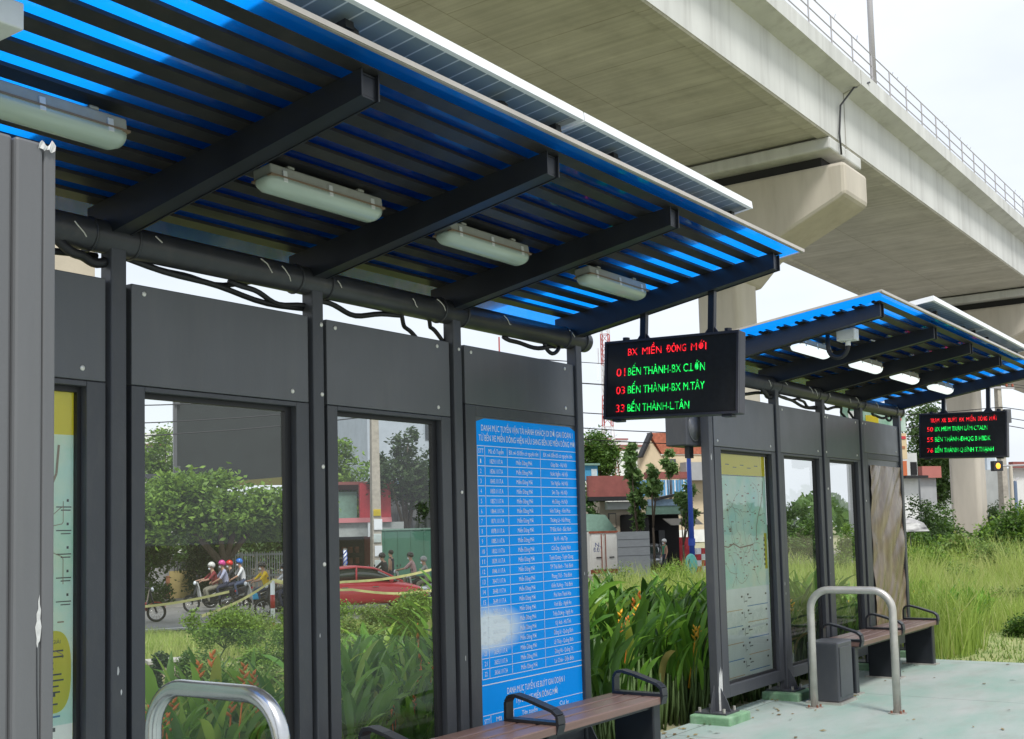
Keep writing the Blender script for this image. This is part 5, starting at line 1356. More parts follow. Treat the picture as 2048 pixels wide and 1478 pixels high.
# ------------------------------------------------------------------ cars (facing local +x)
def car(label, loc, rz, paint, group='cars'):
    t = empty('parked_car' if 'dark grey' in label else 'car', loc, rz, label, 'car')
    W = .88
    st = [(-2.12, .62, .36, .62, .62), (-2.05, .78, .26, .86, .70), (-1.70, .86, .22, .98, .80), (-1.0, .88, .20, 1.0, .86), (0, .88, .20, .98, .86), (.85, .88, .20, .95, .86), (1.35, .86, .21, .88, .82), (1.85, .82, .24, .76, .74), (2.08, .70, .30, .60, .58), (2.14, .58, .38, .52, .50)]
    m = MB(); rings_ = []
    for x, w_, zb, zt, k in st:
        rings_.append([(x, -w_ * .86, zb), (x, -w_, zb + .14), (x, -w_, zb + (zt - zb) * .62), (x, -w_ * .93, zt - .05), (x, -w_ * .55, zt + .02), (x, w_ * .55, zt + .02), (x, w_ * .93, zt - .05), (x, w_, zb + (zt - zb) * .62), (x, w_, zb + .14), (x, w_ * .86, zb)])
    m.loft(rings_); b = m.build('body', paint, t, smooth=True, bevel=0)
    sub = b.modifiers.new('sub', 'SUBSURF'); sub.levels = 1; sub.render_levels = 2
    gs = [(-1.78, .66, .95, .97), (-1.35, .72, .95, 1.27), (-.85, .70, .95, 1.42), (-.25, .70, .95, 1.46), (.30, .70, .94, 1.40), (.75, .72, .93, 1.18), (1.18, .70, .92, .93)]
    m = MB(); m.loft([[(x, -w_ - .10, zb), (x, -w_ * .86, zt - .04), (x, -w_ * .6, zt), (x, w_ * .6, zt), (x, w_ * .86, zt - .04), (x, w_ + .10, zb)] for x, w_, zb, zt in gs])
    g = m.build('window_glass', MT['car_glass'], t, smooth=True); s2 = g.modifiers.new('sub', 'SUBSURF'); s2.levels = 1; s2.render_levels = 2
    m = MB(); m.loft([[(x, -w_ * .86, zt - .055), (x, -w_ * .62, zt + .008), (x, w_ * .62, zt + .008), (x, w_ * .86, zt - .055)] for x, w_, zb, zt in [(-1.62, .68, 0, 1.10), (-1.30, .73, 0, 1.30), (-.85, .715, 0, 1.435), (-.25, .715, 0, 1.475), (.30, .715, 0, 1.415), (.45, .72, 0, 1.36)]]); m.build('roof', paint, t, smooth=True)
    for s in (-1, 1):
        m = MB(); m.tube([(.42, s * .645, 1.33), (.80, s * .74, 1.14), (1.20, s * .80, .93)], .032, 7); m.tube([(-.30, s * .66, 1.44), (-.34, s * .83, .96)], .03, 6); m.tube([(-1.25, s * .66, 1.28), (-1.60, s * .78, .98)], .06, 7)
        m.pieces('pillar', paint, t, smooth=True)
        m = MB(); m.ball((.78, s * .97, 1.0), .07, .10, .075, 12, 8); m.build('mirror', paint, t, smooth=True)
        m = MB(); m.ball((1.92, s * .62, .66), .17, .13, .07, 12, 7); m.build('headlight', MT['print_white'], t, smooth=True)
        for x in (.28, -.72):
            m = MB(); m.tube([(x - .10, s * .885, .80), (x + .10, s * .885, .80)], .016, 6); m.build('door_handle', CHROME, t)
        for x in (-1.30, 1.32):
            m = MB(); m.ring((x, s * .80, .31), (0, 1, 0), .235, .085, 28, 10); w_ = m.build('wheel', TYRE, t, smooth=True)
            m = MB(); m.tube([(x, s * .80, .31), (x, s * .875, .31)], .04, 10); m.ring((x, s * .86, .31), (0, 1, 0), .19, .016, 24, 6)
            for k in range(7):
                a_ = 2 * math.pi * k / 7; m.tube([(x, s * .87, .31), (x + .18 * math.cos(a_), s * .86, .31 + .18 * math.sin(a_))], .018, 5)
            m.build('rim', CHROME, w_)
    m = MB(); m.box(2.09, 2.125, -.26, .26, .36, .47); m.build('number_plate', MT['print_white'], t)
    return t
MT['car_glass'] = mat('car_glass', (.035, .05, .045), .08, spec=.8)
car('shiny red hatchback with dark windows passing behind the second glass pane', on_road(718, 38.5), RIGHTW - .06, mat('red_car_paint', (.62, .03, .05), .25, spec=.7))
MT['grey_car'] = mat('grey_car_paint', (.12, .13, .14), .3, .3, spec=.6)

# marker post and barrier tape
def marker(px, d, label):
    p = bearing(px, d); t = empty('marker_post', (p.x, p.y, -1.12), 0, label, 'post', 'red and white marker posts by the road')
    m = MB(); m.tube([(0, 0, 0), (0, 0, 1.36)], .06, 12); m.build('pole', MT['print_white'], t, smooth=True)
    for z0, z1 in ((.0, .24), (.62, .98)):
        m = MB(); m.tube([(0, 0, z0), (0, 0, z1)], .0625, 12); m.build('red_band', RB_, t, smooth=True)
    m = MB(); m.tube([(0, 0, 0), (0, 0, .05)], .15, 14); m.build('foot', MT['rubber'], t)
    return p
marker(541, 31.5, 'red and white marker post in front of the black scooter')
marker(950, 31.0, 'red and white marker post hidden behind the blue poster'); marker(205, 30, 'red and white marker post hidden behind the first bay')
TAPE = mat('yellow_tape', (.62, .60, .26), .5, vary=.25, vscale=3)
def tape(label, pts):
    m = MB()
    P = []
    for (a, b) in zip(pts[:-1], pts[1:]):
        for k in range(8):
            q = k / 8; P.append(tuple(a[i] + (b[i] - a[i]) * q - (0.10 * math.sin(math.pi * q) if i == 2 else 0) for i in range(3)))
    P.append(pts[-1])
    vs = []
    for i, p_ in enumerate(P): vs += [(p_[0], p_[1], p_[2] - .032), (p_[0] + .006 * math.sin(i), p_[1] + .01, p_[2] + .032)]
    n = len(vs); vs2 = [(x + .004, y + .006, z) for x, y, z in vs]
    m.add(vs + vs2, [(2 * i, 2 * i + 2, 2 * i + 3, 2 * i + 1) for i in range(len(P) - 1)] + [(n + 2 * i, n + 2 * i + 1, n + 2 * i + 3, n + 2 * i + 2) for i in range(len(P) - 1)])
    o = m.build('barrier_tape', TAPE); tag(o, label, 'tape', 'barrier tapes along the road')
def tp(px, py, d):
    p = bearing(px, d); return (p.x, p.y, height(px, py, d))
tape('yellow barrier tape sagging across the riders in the first pane', [tp(205, 1216, 30), tp(455, 1182, 31)])
tape('barrier tape running from the bush up to the marker post', [tp(400, 1230, 27), tp(541, 1160, 31.5), tp(700, 1178, 31), tp(870, 1178, 31), tp(950, 1165, 31)])
tape('upper barrier tape across the windows of the red car', [tp(541, 1158, 31.5), tp(680, 1163, 31), tp(890, 1130, 31)])
# ------------------------------------------------------------------ background buildings and street things
class Facade:
    def __init__(s, name, label, cat, px0, px1, py0, d, depth, wall, base=None, ang=FACE, group=None, py1=None, wallname='wall', side=None):
        c, W = facade(px0, px1, d, ang); s.ang = ang; s.px = (px0, px1); s.W = W; s.d = d
        s.zb = base if base is not None else (-1.1 if py1 is None else height((px0 + px1) / 2, py1, d))
        s.t = empty(name, (c.x, c.y, s.zb), ang, label, cat, group)
        s.H = height((px0 + px1) / 2, py0, d) - s.zb; s.depth = depth
        if wall:
            m = MB(); m.box(-W / 2, W / 2, 0, depth, 0, s.H); m.build(wallname, wall, s.t)
    def u(s, px):
        a = CAM.xy; b = bearing(px, s.d) - a; uu = Vector((math.cos(s.ang), math.sin(s.ang))); c = s.t.location.xy
        m = Matrix(((b.x, -uu.x), (b.y, -uu.y))).inverted() @ (c - a)
        return m[1]
    def z(s, py): return height(sum(s.px) / 2, py, s.d) - s.zb
    def rect(s, name, px0, px1, py0, py1, material, front=.03, thick=None, parent=None):
        m = MB(); th = thick or front - .001
        m.box(s.u(px0), s.u(px1), -front, -front + th, s.z(py1), s.z(py0)); return m.build(name, material, parent or s.t)
    def poly(s, name, pts, material, y0, y1, parent=None):
        m = MB(); m.prism([(s.u(a), s.z(b)) for a, b in pts], 'y', y0, y1); return m.build(name, material, parent or s.t)
def W_(name, c, **k): return mat(name, c, k.pop('rough', .85), vary=.08, vscale=1.2, dirt=k.pop('dirt', .35), dirtcol=tuple(x * .55 for x in c), dscale=1.0, dstretch=(1, 1, .3), **k)
B = dict(cream=W_('cream_render', (.62, .52, .36)), white=W_('white_render', (.66, .67, .66)), grey=W_('grey_render', (.36, .37, .38)), pale=W_('pale_blue_grey_render', (.36, .41, .46), dirt=.2), beige=W_('beige_render', (.50, .42, .33)), green=W_('green_sheet', (.055, .16, .115)),
         redroof=mat('red_roof_tile', (.40, .13, .075), .85, vary=.25, vscale=5, bump=.6, bscale=14), brownroof=mat('maroon_roof_sheet', (.24, .075, .065), .7, vary=.15, vscale=2), blue=mat('blue_sheet', (.10, .30, .52), .6, vary=.2, vscale=2, vstretch=(6, 1, 1)), bluegrey=mat('blue_roof', (.20, .30, .42), .6, vary=.15),
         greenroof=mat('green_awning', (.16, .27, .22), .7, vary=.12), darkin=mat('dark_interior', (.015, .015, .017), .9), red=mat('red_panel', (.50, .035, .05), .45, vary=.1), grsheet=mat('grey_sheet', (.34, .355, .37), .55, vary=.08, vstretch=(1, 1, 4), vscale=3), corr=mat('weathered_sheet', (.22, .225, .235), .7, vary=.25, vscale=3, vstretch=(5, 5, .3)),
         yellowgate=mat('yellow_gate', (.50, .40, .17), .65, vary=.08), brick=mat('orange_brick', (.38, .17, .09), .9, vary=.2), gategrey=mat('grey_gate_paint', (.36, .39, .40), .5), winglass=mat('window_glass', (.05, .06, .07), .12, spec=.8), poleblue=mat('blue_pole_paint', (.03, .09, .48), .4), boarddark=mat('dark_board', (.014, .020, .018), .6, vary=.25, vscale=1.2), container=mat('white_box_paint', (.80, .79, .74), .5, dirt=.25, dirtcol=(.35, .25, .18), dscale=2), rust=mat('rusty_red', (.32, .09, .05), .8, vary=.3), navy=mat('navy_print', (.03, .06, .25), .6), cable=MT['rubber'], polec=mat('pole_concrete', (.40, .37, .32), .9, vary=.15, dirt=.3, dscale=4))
# ---- seen through the first pane
f = Facade('yellow_gate', 'pale yellow metal gate with a grille on top behind the riders', 'gate', 336, 383, 1141, 47, .08, B['yellowgate'], base=-.98, wallname='leaf')
for k in range(7): f.rect('grille_bar', 345 + k * 6, 347 + k * 6, 1126, 1141, MT['frame'], .05, .04)
f.rect('top_rail', 336, 384, 1123, 1126, MT['frame'], .055, .05); f.rect('post', 329, 336, 1150, 1222, B['brick'], .2, .3)
f = Facade('picket_gate', 'tall grey metal bar gate behind the yellow jacket rider', 'gate', 456, 600, 1104, 46.5, .02, None, base=-.98)
for a, b in ((1106, 1110), (1148, 1152), (1160, 1163), (1196, 1200)): f.rect('rail', 456, 600, a, b, B['gategrey'], .02, .04)
for k in range(30):
    x = 457 + k * 4.85; f.rect('bar', x, x + 1.5, 1103, 1202, B['gategrey'], .06, .035)
for x in (478, 508): f.rect('post', x, x + 3.2, 1103, 1204, B['gategrey'], .11, .045)
f = Facade('boundary_wall', 'grey stained wall behind the street trees', 'wall', 150, 500, 1118, 52, .25, B['grey'], base=-1.0); f.rect('coping', 150, 500, 1112, 1118, MT['kerb'], .05, .35)
f = Facade('beige_house', 'beige house wall right of the tree trunk', 'house', 452, 640, 1035, 56, 6, B['beige'], base=-1.0)
for a in (470, 520): w1 = f.rect('window', a, a + 24, 1060, 1085, MT['frame'], .05); f.rect('pane', a + 2, a + 22, 1062, 1083, B['winglass'], .07, .015, w1)
f.rect('roof', 448, 645, 1026, 1035, B['brownroof'], .5, 7)
f = Facade('hoarding', 'large dark board on posts above the street tree', 'hoarding', 352, 640, 770, 50, .25, B['boarddark'], py1=967, wallname='board')
f.rect('edge_post', 345, 352, 760, 972, MT['panel'], .06, .3); f.rect('arm', 250, 345, 947, 956, MT['frame'], .02, .1); f.poly('lower_trim', [(380, 971), (640, 971), (640, 958), (560, 955), (470, 962)], mat('olive_trim', (.13, .12, .03), .6), -.12, -.02)
for a, b in ((790, 812), (932, 952)): f.rect('hinge', 347, 358, a, b, MT['panel'], .14, .06)
f.rect('support', 440, 452, 967, 1200, MT['panel'], -.05, .2)
for (p0, p1, y0, y1, d, lab) in ((275, 352, 855, 0, 120, 'far white block of flats left of the dark hoarding'),):
    f = Facade('apartment_block', lab, 'building', p0 - 60, p1 + 10, y0 + 10, d, 14, B['white'], base=-1.0)
    f.rect('upper_storey', 318, 362, 848, 866, B['white'], -3, 6)
    for k in range(5): w1 = f.rect('window', 318 + k * 8, 323 + k * 8, 884, 897, B['winglass'], .05)
f = Facade('grey_shed', 'pale grey shed with a thin red roof edge beyond the street tree', 'shed', 230, 322, 892, 84, 8, W_('shed_render', (.50, .49, .47)), base=-1.0); f.rect('roof_edge', 228, 324, 888, 892, B['brownroof'], .3, 8.5)
# ---- seen through the second pane
f = Facade('barber_shop', 'small barber shop with red signboard and dark open front', 'shop', 640, 756, 1045, 50, 6, None, base=-.98)
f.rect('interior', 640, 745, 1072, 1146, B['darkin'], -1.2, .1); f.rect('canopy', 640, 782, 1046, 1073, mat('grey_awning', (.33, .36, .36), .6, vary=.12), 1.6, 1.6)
f.rect('signboard', 699, 759, 970, 1043, B['red'], 1.5, .2); f.rect('awning_edge', 640, 757, 1037, 1046, mat('pink_awning', (.55, .20, .22), .6), 1.75, .12)
f.rect('upper_wall', 640, 700, 985, 1038, B['greenroof'], .9, .2); f.rect('white_post', 711, 716, 1044, 1074, MT['print_white'], 1.72, .10); f.rect('side_wall', 739, 751, 1070, 1150, W_('red_brown_render', (.20, .045, .04)), .05, 1.5)
f.rect('meter_box', 748, 760, 1092, 1121, B['red'], .3, .22); f.rect('roof', 640, 770, 966, 972, B['brownroof'], 1.2, 7)
for k in range(6): f.rect('shelf_goods', 692 + (k % 3) * 13, 699 + (k % 3) * 13, 1094 + 22 * (k // 3), 1106 + 22 * (k // 3), mat('shop_goods', (.16, .05, .03), .6, vary=.4), -.9, .2)
pz_ = bearing(686, 48.2); bp = empty('barber_pole', (pz_.x, pz_.y, height(686, 1131, 48.2)), 0, 'blue and white striped barber pole at the shop front', 'barber pole')
m = MB(); m.tube([(0, 0, 0), (0, 0, .66)], .075, 14); m.build('cylinder', MT['print_white'], bp, smooth=True)
for k in range(3):
    m = MB(); pts = [(.079 * math.cos(q * .5 + k * 2.09), .079 * math.sin(q * .5 + k * 2.09), .03 + .60 * q / 14) for q in range(15)]; m.tube(pts, .022, 6); m.build('blue_stripe', B['poleblue'], bp, smooth=True)
for z in (-.05, .66): m = MB(); m.tube([(0, 0, z), (0, 0, z + .05)], .09, 12); m.build('cap', CHROME, bp)
m = MB(); m.box(-.02, .02, 0, .6, .3, .34); m.build('bracket', CHROME, bp)
f = Facade('menu_board', 'small white and orange board by the kerb left of the red car roof', 'board', 668, 690, 1134, 44, .06, mat('orange_board', (.55, .22, .12), .6), base=-.96); f.rect('white_edge', 687, 690.5, 1133, 1160, MT['print_white'], .02)
f = Facade('green_fence', 'high green sheet metal fence behind the utility pole', 'fence', 752, 1010, 1058, 49, .08, B['green'], base=-.98, wallname='sheet')
for k in range(9): f.rect('rib', 765 + k * 26, 766.5 + k * 26, 1058, 1165, B['green'], .03)
f.rect('top_rail', 752, 1010, 1055, 1058, B['greenroof'], .04, .12)
f = Facade('sheet_shed', 'weathered grey corrugated shed above the green fence', 'shed', 772, 960, 968, 53, 7, B['corr'], base=-1.0)
for k in range(12): f.rect('rib', 778 + k * 14, 780 + k * 14, 968, 1060, B['corr'], .06)
f.rect('roof', 768, 965, 962, 968, B['bluegrey'], .5, 8)
f = Facade('reflection_block', 'tall plain blue grey block behind the second glass pane, standing in for a reflection', 'building', 734, 930, 725, 85, 16, B['pale'], base=-1.0)  # pale reflection in the glass, built as a solid added block
for k in range(2): w1 = f.rect('window', 850 + 34 * k, 868 + 34 * k, 826, 880, B['winglass'], .06)  # dark patch of the same reflection, shaped as windows
f.rect('parapet', 730, 934, 715, 725, B['pale'], .3, 16.6)
# utility poles and wires along the road
poles = []
def upole(s_, label, posters=False):
    p = RB + RU * s_ + RN * 7.0; t = empty('utility_pole', (p.x, p.y, -1.0), FACE, label, 'utility pole', 'concrete utility poles along the road')
    m = MB(); m.loft([[(-a, -a, z), (a, -a, z), (a, a, z), (-a, a, z)] for z, a in ((0, .21), (10.2, .12))]); m.build('pole', B['polec'], t, bevel=.02)
    for z in (9.75, 8.95):
        m = MB(); m.box(-.95, .95, -.19, -.125, z, z + .09); ca = m.build('crossarm', MT['rail'], t)
        for x in (-.85, -.45, .45, .85):
            m = MB(); m.tube([(x, -.16, z + .09), (x, -.16, z + .14), (x, -.16, z + .26)], [.03, .065, .045], 8); m.build('insulator', B['rust'], ca)
    m = MB(); m.box(.22, .62, -.2, .1, 7.2, 7.9); m.build('equipment_box', MT['panel'], t)
    if posters:
        for k, (z, w_, h_, mt_) in enumerate(((3.1, .30, .26, YEL), (2.55, .34, .42, MT['print_white']), (2.05, .30, .34, PALE), (1.5, .3, .42, MT['print_white']), (1.05, .26, .3, PALE))):
            m = MB(); m.box(-w_ / 2 + .03 * (k % 2), w_ / 2 + .03 * (k % 2), -.235, -.215, z, z + h_); m.build('handbill', mt_, t)
    poles.append((p, t)); return p
# the photo's pole is the second one
best = min(np.linspace(-20, 30, 401), key=lambda q: abs((RB + RU * q + RN * 7.0 - bearing(808, 43)).length))
for k, lab in ((-1, 'utility pole hidden at the far left of the road'), (0, 'concrete utility pole pasted with handbills and a yellow tag'), (1, 'utility pole along the road in front of the container'), (2, 'utility pole along the road towards the far junction')):
    upole(best + 33 * k, lab, k == 0)
def wire(label, a, b, sag, r=.016):
    m = MB(); pts = []
    for k in range(13):
        q = k / 12; pts.append((a[0] + (b[0] - a[0]) * q, a[1] + (b[1] - a[1]) * q, a[2] + (b[2] - a[2]) * q - sag * 4 * q * (1 - q)))
    m.tube(pts, r, 5); o = m.build('overhead_wire', MT['rubber'], smooth=True); tag(o, label, 'wire', 'overhead wires along the road')
hang = [(-.85, 8.98, .5), (.85, 8.98, .55), (-.45, 8.15, .6), (.85, 8.2, .75), (0, 7.0, .8), (0, 6.5, 1.0), (0, 6.1, 1.1)]
for i in range(3):
    (pa, _), (pb_, _) = poles[i], poles[i + 1]
    for j, (o_, z, sg) in enumerate(hang):
        a = (pa.x + RN.x * -.16 + RU.x * o_, pa.y + RN.y * -.16 + RU.y * o_, z); b = (pb_.x + RN.x * -.16 + RU.x * o_, pb_.y + RN.y * -.16 + RU.y * o_, z)
        wire('thin black overhead wire strung between the utility poles', a, b, sg, .014 if z > 7.5 else .022)

# ---- seen between the two shelters
f = Facade('box_container', 'white goods container with two doors and blue letters, standing in the grass', 'container', 1174, 1228, 1065, 58, 5, B['container'], base=-1.0, wallname='box')
for a, b in ((1176, 1199), (1202, 1226)):
    dr = f.rect('door', a, b, 1069, 1137, B['container'], .05)
    f.rect('latch_bar', b - 4 if a < 1190 else a + 1, (b - 2.6) if a < 1190 else a + 2.4, 1068, 1138, B['rust'], .09, .035, dr); f.rect('handle', a + 9, a + 18, 1113, 1115, MT['black'], .10, .045, dr)
f.rect('top_rail', 1172, 1229, 1062, 1066, B['rust'], .08); f.rect('chassis', 1174, 1228, 1138, 1146, B['rust'], .03)
tx = TX((0, -.0545, 0), (1, 0, 0), (0, 0, 1)); ux = f.u(1179); tx.put('N.', ux + .12, f.z(1093), .30, width=.30); tx.put('Đ.Đ.T', ux + .02, f.z(1103), .30, width=.5); tx.build('lettering', B['navy'], f.t)
f = Facade('sheet_fence', 'plain grey sheet metal fence right of the white container', 'fence', 1229.5, 1293, 1063, 56, .06, B['grsheet'], base=-1.0, wallname='sheet')
for y in (1078, 1093, 1110): f.rect('seam', 1229.5, 1293, y, y + 1, MT['panel'], .012)
f = Facade('low_house', 'small house with white fascia, beige wall and blue shopfront behind the container', 'house', 1196, 1272, 1003, 64, 7, B['beige'], base=-1.0)
f.rect('roof', 1160, 1252, 953, 994, B['brownroof'], .9, .25); f.rect('eave', 1160, 1262, 994, 1002, MT['rubber'], 1.0, .8); f.rect('fascia', 1206, 1259, 1004, 1019, B['white'], .3)
w1 = f.rect('window', 1212, 1227, 1026, 1056, MT['panel'], .05); f.rect('pane', 1213.5, 1225.5, 1028, 1054, B['beige'], .07, .015, w1)
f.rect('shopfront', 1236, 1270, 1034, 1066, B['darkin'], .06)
for a, b, c, d_ in ((1239, 1252, 1047, 1064), (1254, 1268, 1047, 1064)): f.rect('display_case', a, b, c, d_, B['blue'], .4, .3)
for a in (1240, 1256): f.rect('poster', a + 1, a + 10, 1051, 1060, PALE, .42, .015)
f.rect('blue_post', 1250, 1255, 968, 1020, B['poleblue'], 1.3, .12)
f = Facade('lean_to', 'green grey lean to roof over the left end of the container', 'shed', 1150, 1228, 1044, 61.5, 3, None, base=-1.0); f.poly('roof', [(1150, 1062), (1229, 1062), (1206, 1030), (1150, 1026)], B['greenroof'], 0, 2.5); f.rect('post', 1226, 1228, 1062, 1140, MT['frame'], .02, .1); f.rect('post', 1168, 1170, 1062, 1140, MT['frame'], .02, .1)
f = Facade('gabled_house', 'cream gabled house with red tile roof between sign and loudspeaker', 'house', 1278, 1420, 908, 78, 9, None, base=-1.0)
f.poly('gable_wall', [(1278, 1060), (1328, 1060), (1328, 930), (1325, 915), (1298, 874), (1278, 910)], B['cream'], 0, .3)
f.poly('roof', [(1297, 866), (1420, 866), (1420, 908), (1322, 908)], B['redroof'], -.15, .2); f.poly('verge', [(1274, 914), (1278, 916), (1300, 872), (1297, 866)], MT['rubber'], -.5, .05); f.rect('side_wall', 1328, 1420, 909, 1060, B['cream'], .05, .4)
f.rect('grey_block', 1356, 1420, 926, 962, B['grey'], 1.0, .8); f.rect('lower_roof', 1274, 1353, 946, 959, B['brownroof'], 1.6, .8); w1 = f.rect('window', 1338, 1350, 918, 930, B['winglass'], .08)
f = Facade('blue_sheet_fence', 'pale blue corrugated sheet wall above the dark workshop', 'fence', 1270, 1372, 960, 70, .08, B['blue'], py1=992, wallname='sheet')
for k in range(16): f.rect('rib', 1274 + 6 * k, 1276 + 6 * k, 960, 992, B['bluegrey'] if k % 3 else MT['print_white'], .04)
f = Facade('workshop', 'dark open workshop with green fascia and a pale awning', 'workshop', 1290, 1410, 1010, 62, 7, None, base=-1.0)
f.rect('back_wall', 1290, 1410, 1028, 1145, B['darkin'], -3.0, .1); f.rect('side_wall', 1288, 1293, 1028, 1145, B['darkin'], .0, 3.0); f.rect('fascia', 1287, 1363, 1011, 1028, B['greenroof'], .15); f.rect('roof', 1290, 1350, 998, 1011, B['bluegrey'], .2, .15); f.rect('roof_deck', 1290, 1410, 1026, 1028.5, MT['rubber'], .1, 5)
f.poly('awning', [(1297, 1037), (1362, 1037), (1376, 1050), (1313, 1050)], W_('pale_awning', (.42, .40, .37)), -1.3, -1.2); f.poly('sloping_roof', [(1300, 996), (1363, 984), (1363, 988), (1300, 1002)], MT['rubber'], -.35, .05)
for a in (1361, 1367): f.rect('post', a, a + 1.4, 1028, 1140, MT['panel'], .2, .08)
f.rect('machine', 1306, 1313, 1062, 1080, MT['panel'], -1.5, .5); f.rect('machine', 1340, 1352, 1060, 1100, MT['frame'], -1.5, .5)
f = Facade('red_cabinet', 'red cabinet standing at the blue pole before the workshop', 'cabinet', 1362, 1378, 1074, 59, .5, B['red'], base=-1.0, wallname='casing'); f.rect('door', 1363.5, 1376.5, 1077, 1100, B['red'], .03)
f = Facade('goods_stack', 'stack of red and white sacks right of the blue pole', 'sacks', 1386, 1404, 1096, 58, .5, None, base=-1.0)
for k in range(8): f.rect('sack', 1386 + (k % 2) * 9, 1394.5 + (k % 2) * 9, 1096 + 12 * (k // 2), 1107.5 + 12 * (k // 2), B['red'] if (k + k // 2) % 2 else MT['print_white'], .02, .4)
p = bearing(1377, 57); bp = empty('blue_lamp_post', (p.x, p.y, -1.0), 0, 'tall bright blue painted pole in front of the workshop', 'lamp post')
m = MB(); m.tube([(0, 0, 0), (0, 0, 8.5)], [.14, .09], 12); m.build('pole', B['poleblue'], bp, smooth=True); m = MB(); m.tube([(0, 0, 1.4), (0, 0, 1.75)], .17, 12); m.build('collar', B['poleblue'], bp)
p = bearing(1374, 55); tb_ = empty('covered_bundle', (p.x, p.y, -1.0), .4, 'rounded turquoise covered bundle with a dark strap in the grass', 'bundle')
m = MB(); m.ball((0, 0, .55), .30, .30, .52, 16, 10); m.build('cover', mat('turquoise_cover', (.12, .50, .44), .45), tb_, smooth=True); m = MB(); m.ring((0, 0, .62), (.3, 1, .1), .305, .02, 28, 6); m.build('strap', MT['rubber'], tb_, smooth=True)
p = bearing(1287, 62); car('dark grey parked car half hidden by the grey sheet fence', (p.x, p.y, -1.0), .45 + math.pi, MT['grey_car'])
p = bearing(1322, 58); person('person', 'person in green shirt standing by the dark car before the workshop', STAND, C_['green_shirt'], C_['navy_trousers'], C_['shoe_black'], PAINT['white'], (p.x, p.y, -1.0), 2.6)
f = Facade('blue_kiosk', 'small blue kiosk with green roof edge left of the round tree', 'kiosk', 1150, 1194, 931, 74, 3, mat('kiosk_blue', (.05, .26, .45), .6), py1=960); f.rect('roof', 1148, 1196, 927, 931, B['greenroof'], .2, 3.4); f.rect('poster', 1181, 1192, 938, 953, PALE, .04); f.rect('leg', 1160, 1163, 960, 1060, MT['panel'], -.3, .2); f.rect('leg', 1188, 1191, 960, 1060, MT['panel'], -.3, .2)
f = Facade('warehouse', 'long white warehouse beyond the gabled house', 'warehouse', 1120, 1420, 884, 150, 20, B['white'], base=-1.0); f.rect('roof_edge', 1120, 1420, 890, 893, B['brownroof'], .3); f.rect('upper_wall', 1190, 1300, 872, 884, B['white'], -6, 6); f.rect('roof_line', 1190, 1300, 869, 872, B['brownroof'], -5.8, 6.4)
# red and white lattice mast
p = bearing(1217, 112); lm_ = empty('lattice_mast', (p.x, p.y, -1.0), .3, 'tall red and white lattice radio mast left of the nearer sign', 'mast')
RW = [mat('mast_red', (.42, .10, .09), .6), mat('mast_white', (.62, .60, .60), .6)]
H_ = 30.0
def mast_half(z): return .36 + max(0, (13.0 - z)) * .075
for bnd in range(10):
    z0, z1 = 3 * bnd, 3 * bnd + 3; m = MB()
    for sx, sy in ((1, 1), (1, -1), (-1, 1), (-1, -1)):
        a, b = mast_half(z0), mast_half(z1); m.tube([(sx * a, sy * a, z0), (sx * b, sy * b, z1)], .055, 5)
    for q in range(3):
        za, zb_ = z0 + q, z0 + q + 1; a, b = mast_half(za), mast_half(zb_)
        for (c1, c2) in (((-1, -1), (1, -1)), ((1, -1), (1, 1)), ((1, 1), (-1, 1)), ((-1, 1), (-1, -1))):
            m.tube([(c1[0] * a, c1[1] * a, za), (c2[0] * b, c2[1] * b, zb_)], .028, 4); m.tube([(c1[0] * b, c1[1] * b, zb_), (c2[0] * b, c2[1] * b, zb_)], .028, 4)
    m.build('lattice_section', RW[bnd % 2 if bnd > 1 else 1], lm_)
for z in (10.2, 16.5, 18.2):
    for k in range(3):
        a_ = k * 2.1 + z; m = MB(); m.box(-.12, .12, -.06, .06, 0, 1.5); o = m.build('antenna', MT['print_white'], lm_); o.location = (.8 * math.cos(a_), .8 * math.sin(a_), z); o.rotation_euler = (0, 0, a_ + 1.57)
m = MB(); m.box(-1.9, 1.9, -1.9, 1.9, 9.7, 9.8); m.build('platform', RW[0], lm_)
p = bearing(1003, 95); am = empty('slim_mast', (p.x, p.y, -1), 0, 'slim red aerial mast rising above the last header panel', 'mast'); m = MB(); m.tube([(0, 0, 0), (0, 0, 18.2)], .07, 6); m.build('pole', RW[0], am); m = MB(); m.tube([(-.5, 0, 16.8), (.5, 0, 16.8)], .03, 5); m.build('arm', RW[0], am)
# pale wall glimpsed left of the first post
f = Facade('beige_block', 'beige concrete block of flats glimpsed between totem and shelter post', 'building', -40, 187, 380, 46, 9, W_('beige_concrete', (.47, .42, .33)), base=-1.0); f.rect('parapet', -44, 190, 372, 380, B['beige'], .2, 9.4)

# ---- right of the farther shelter
f = Facade('billboard', 'tall colourful billboard with red and green shapes at the end of the farther shelter', 'billboard', 1690, 1815, 815, 52, .2, mat('billboard_green', (.05, .22, .12), .5, col2=(.45, .55, .5), vscale=.9), py1=862, wallname='board')
for a, b, c, d_, k in ((1798, 1806, 824, 840, 'red'), (1700, 1722, 822, 850, 'white'), (1735, 1760, 830, 858, 'cream')): f.rect('panel', a, b, c, d_, B[k] if k != 'cream' else YEL, .03)
f.rect('support', 1740, 1746, 862, 1080, MT['panel'], -.05, .3); f.rect('support', 1800, 1805, 862, 1080, MT['panel'], -.05, .3)
f = Facade('shop_sign', 'cream and orange upright shop sign beside the farther display board', 'sign', 1793, 1815, 866, 54, .2, W_('cream_sign', (.60, .48, .30), dirt=.2), py1=918, wallname='board'); f.rect('stripe', 1797, 1813, 872, 878, B['red'], .03); f.rect('stripe', 1797, 1811, 892, 897, B['brick'], .03); f.rect('support', 1802, 1806, 918, 1080, MT['panel'], -.05, .2)
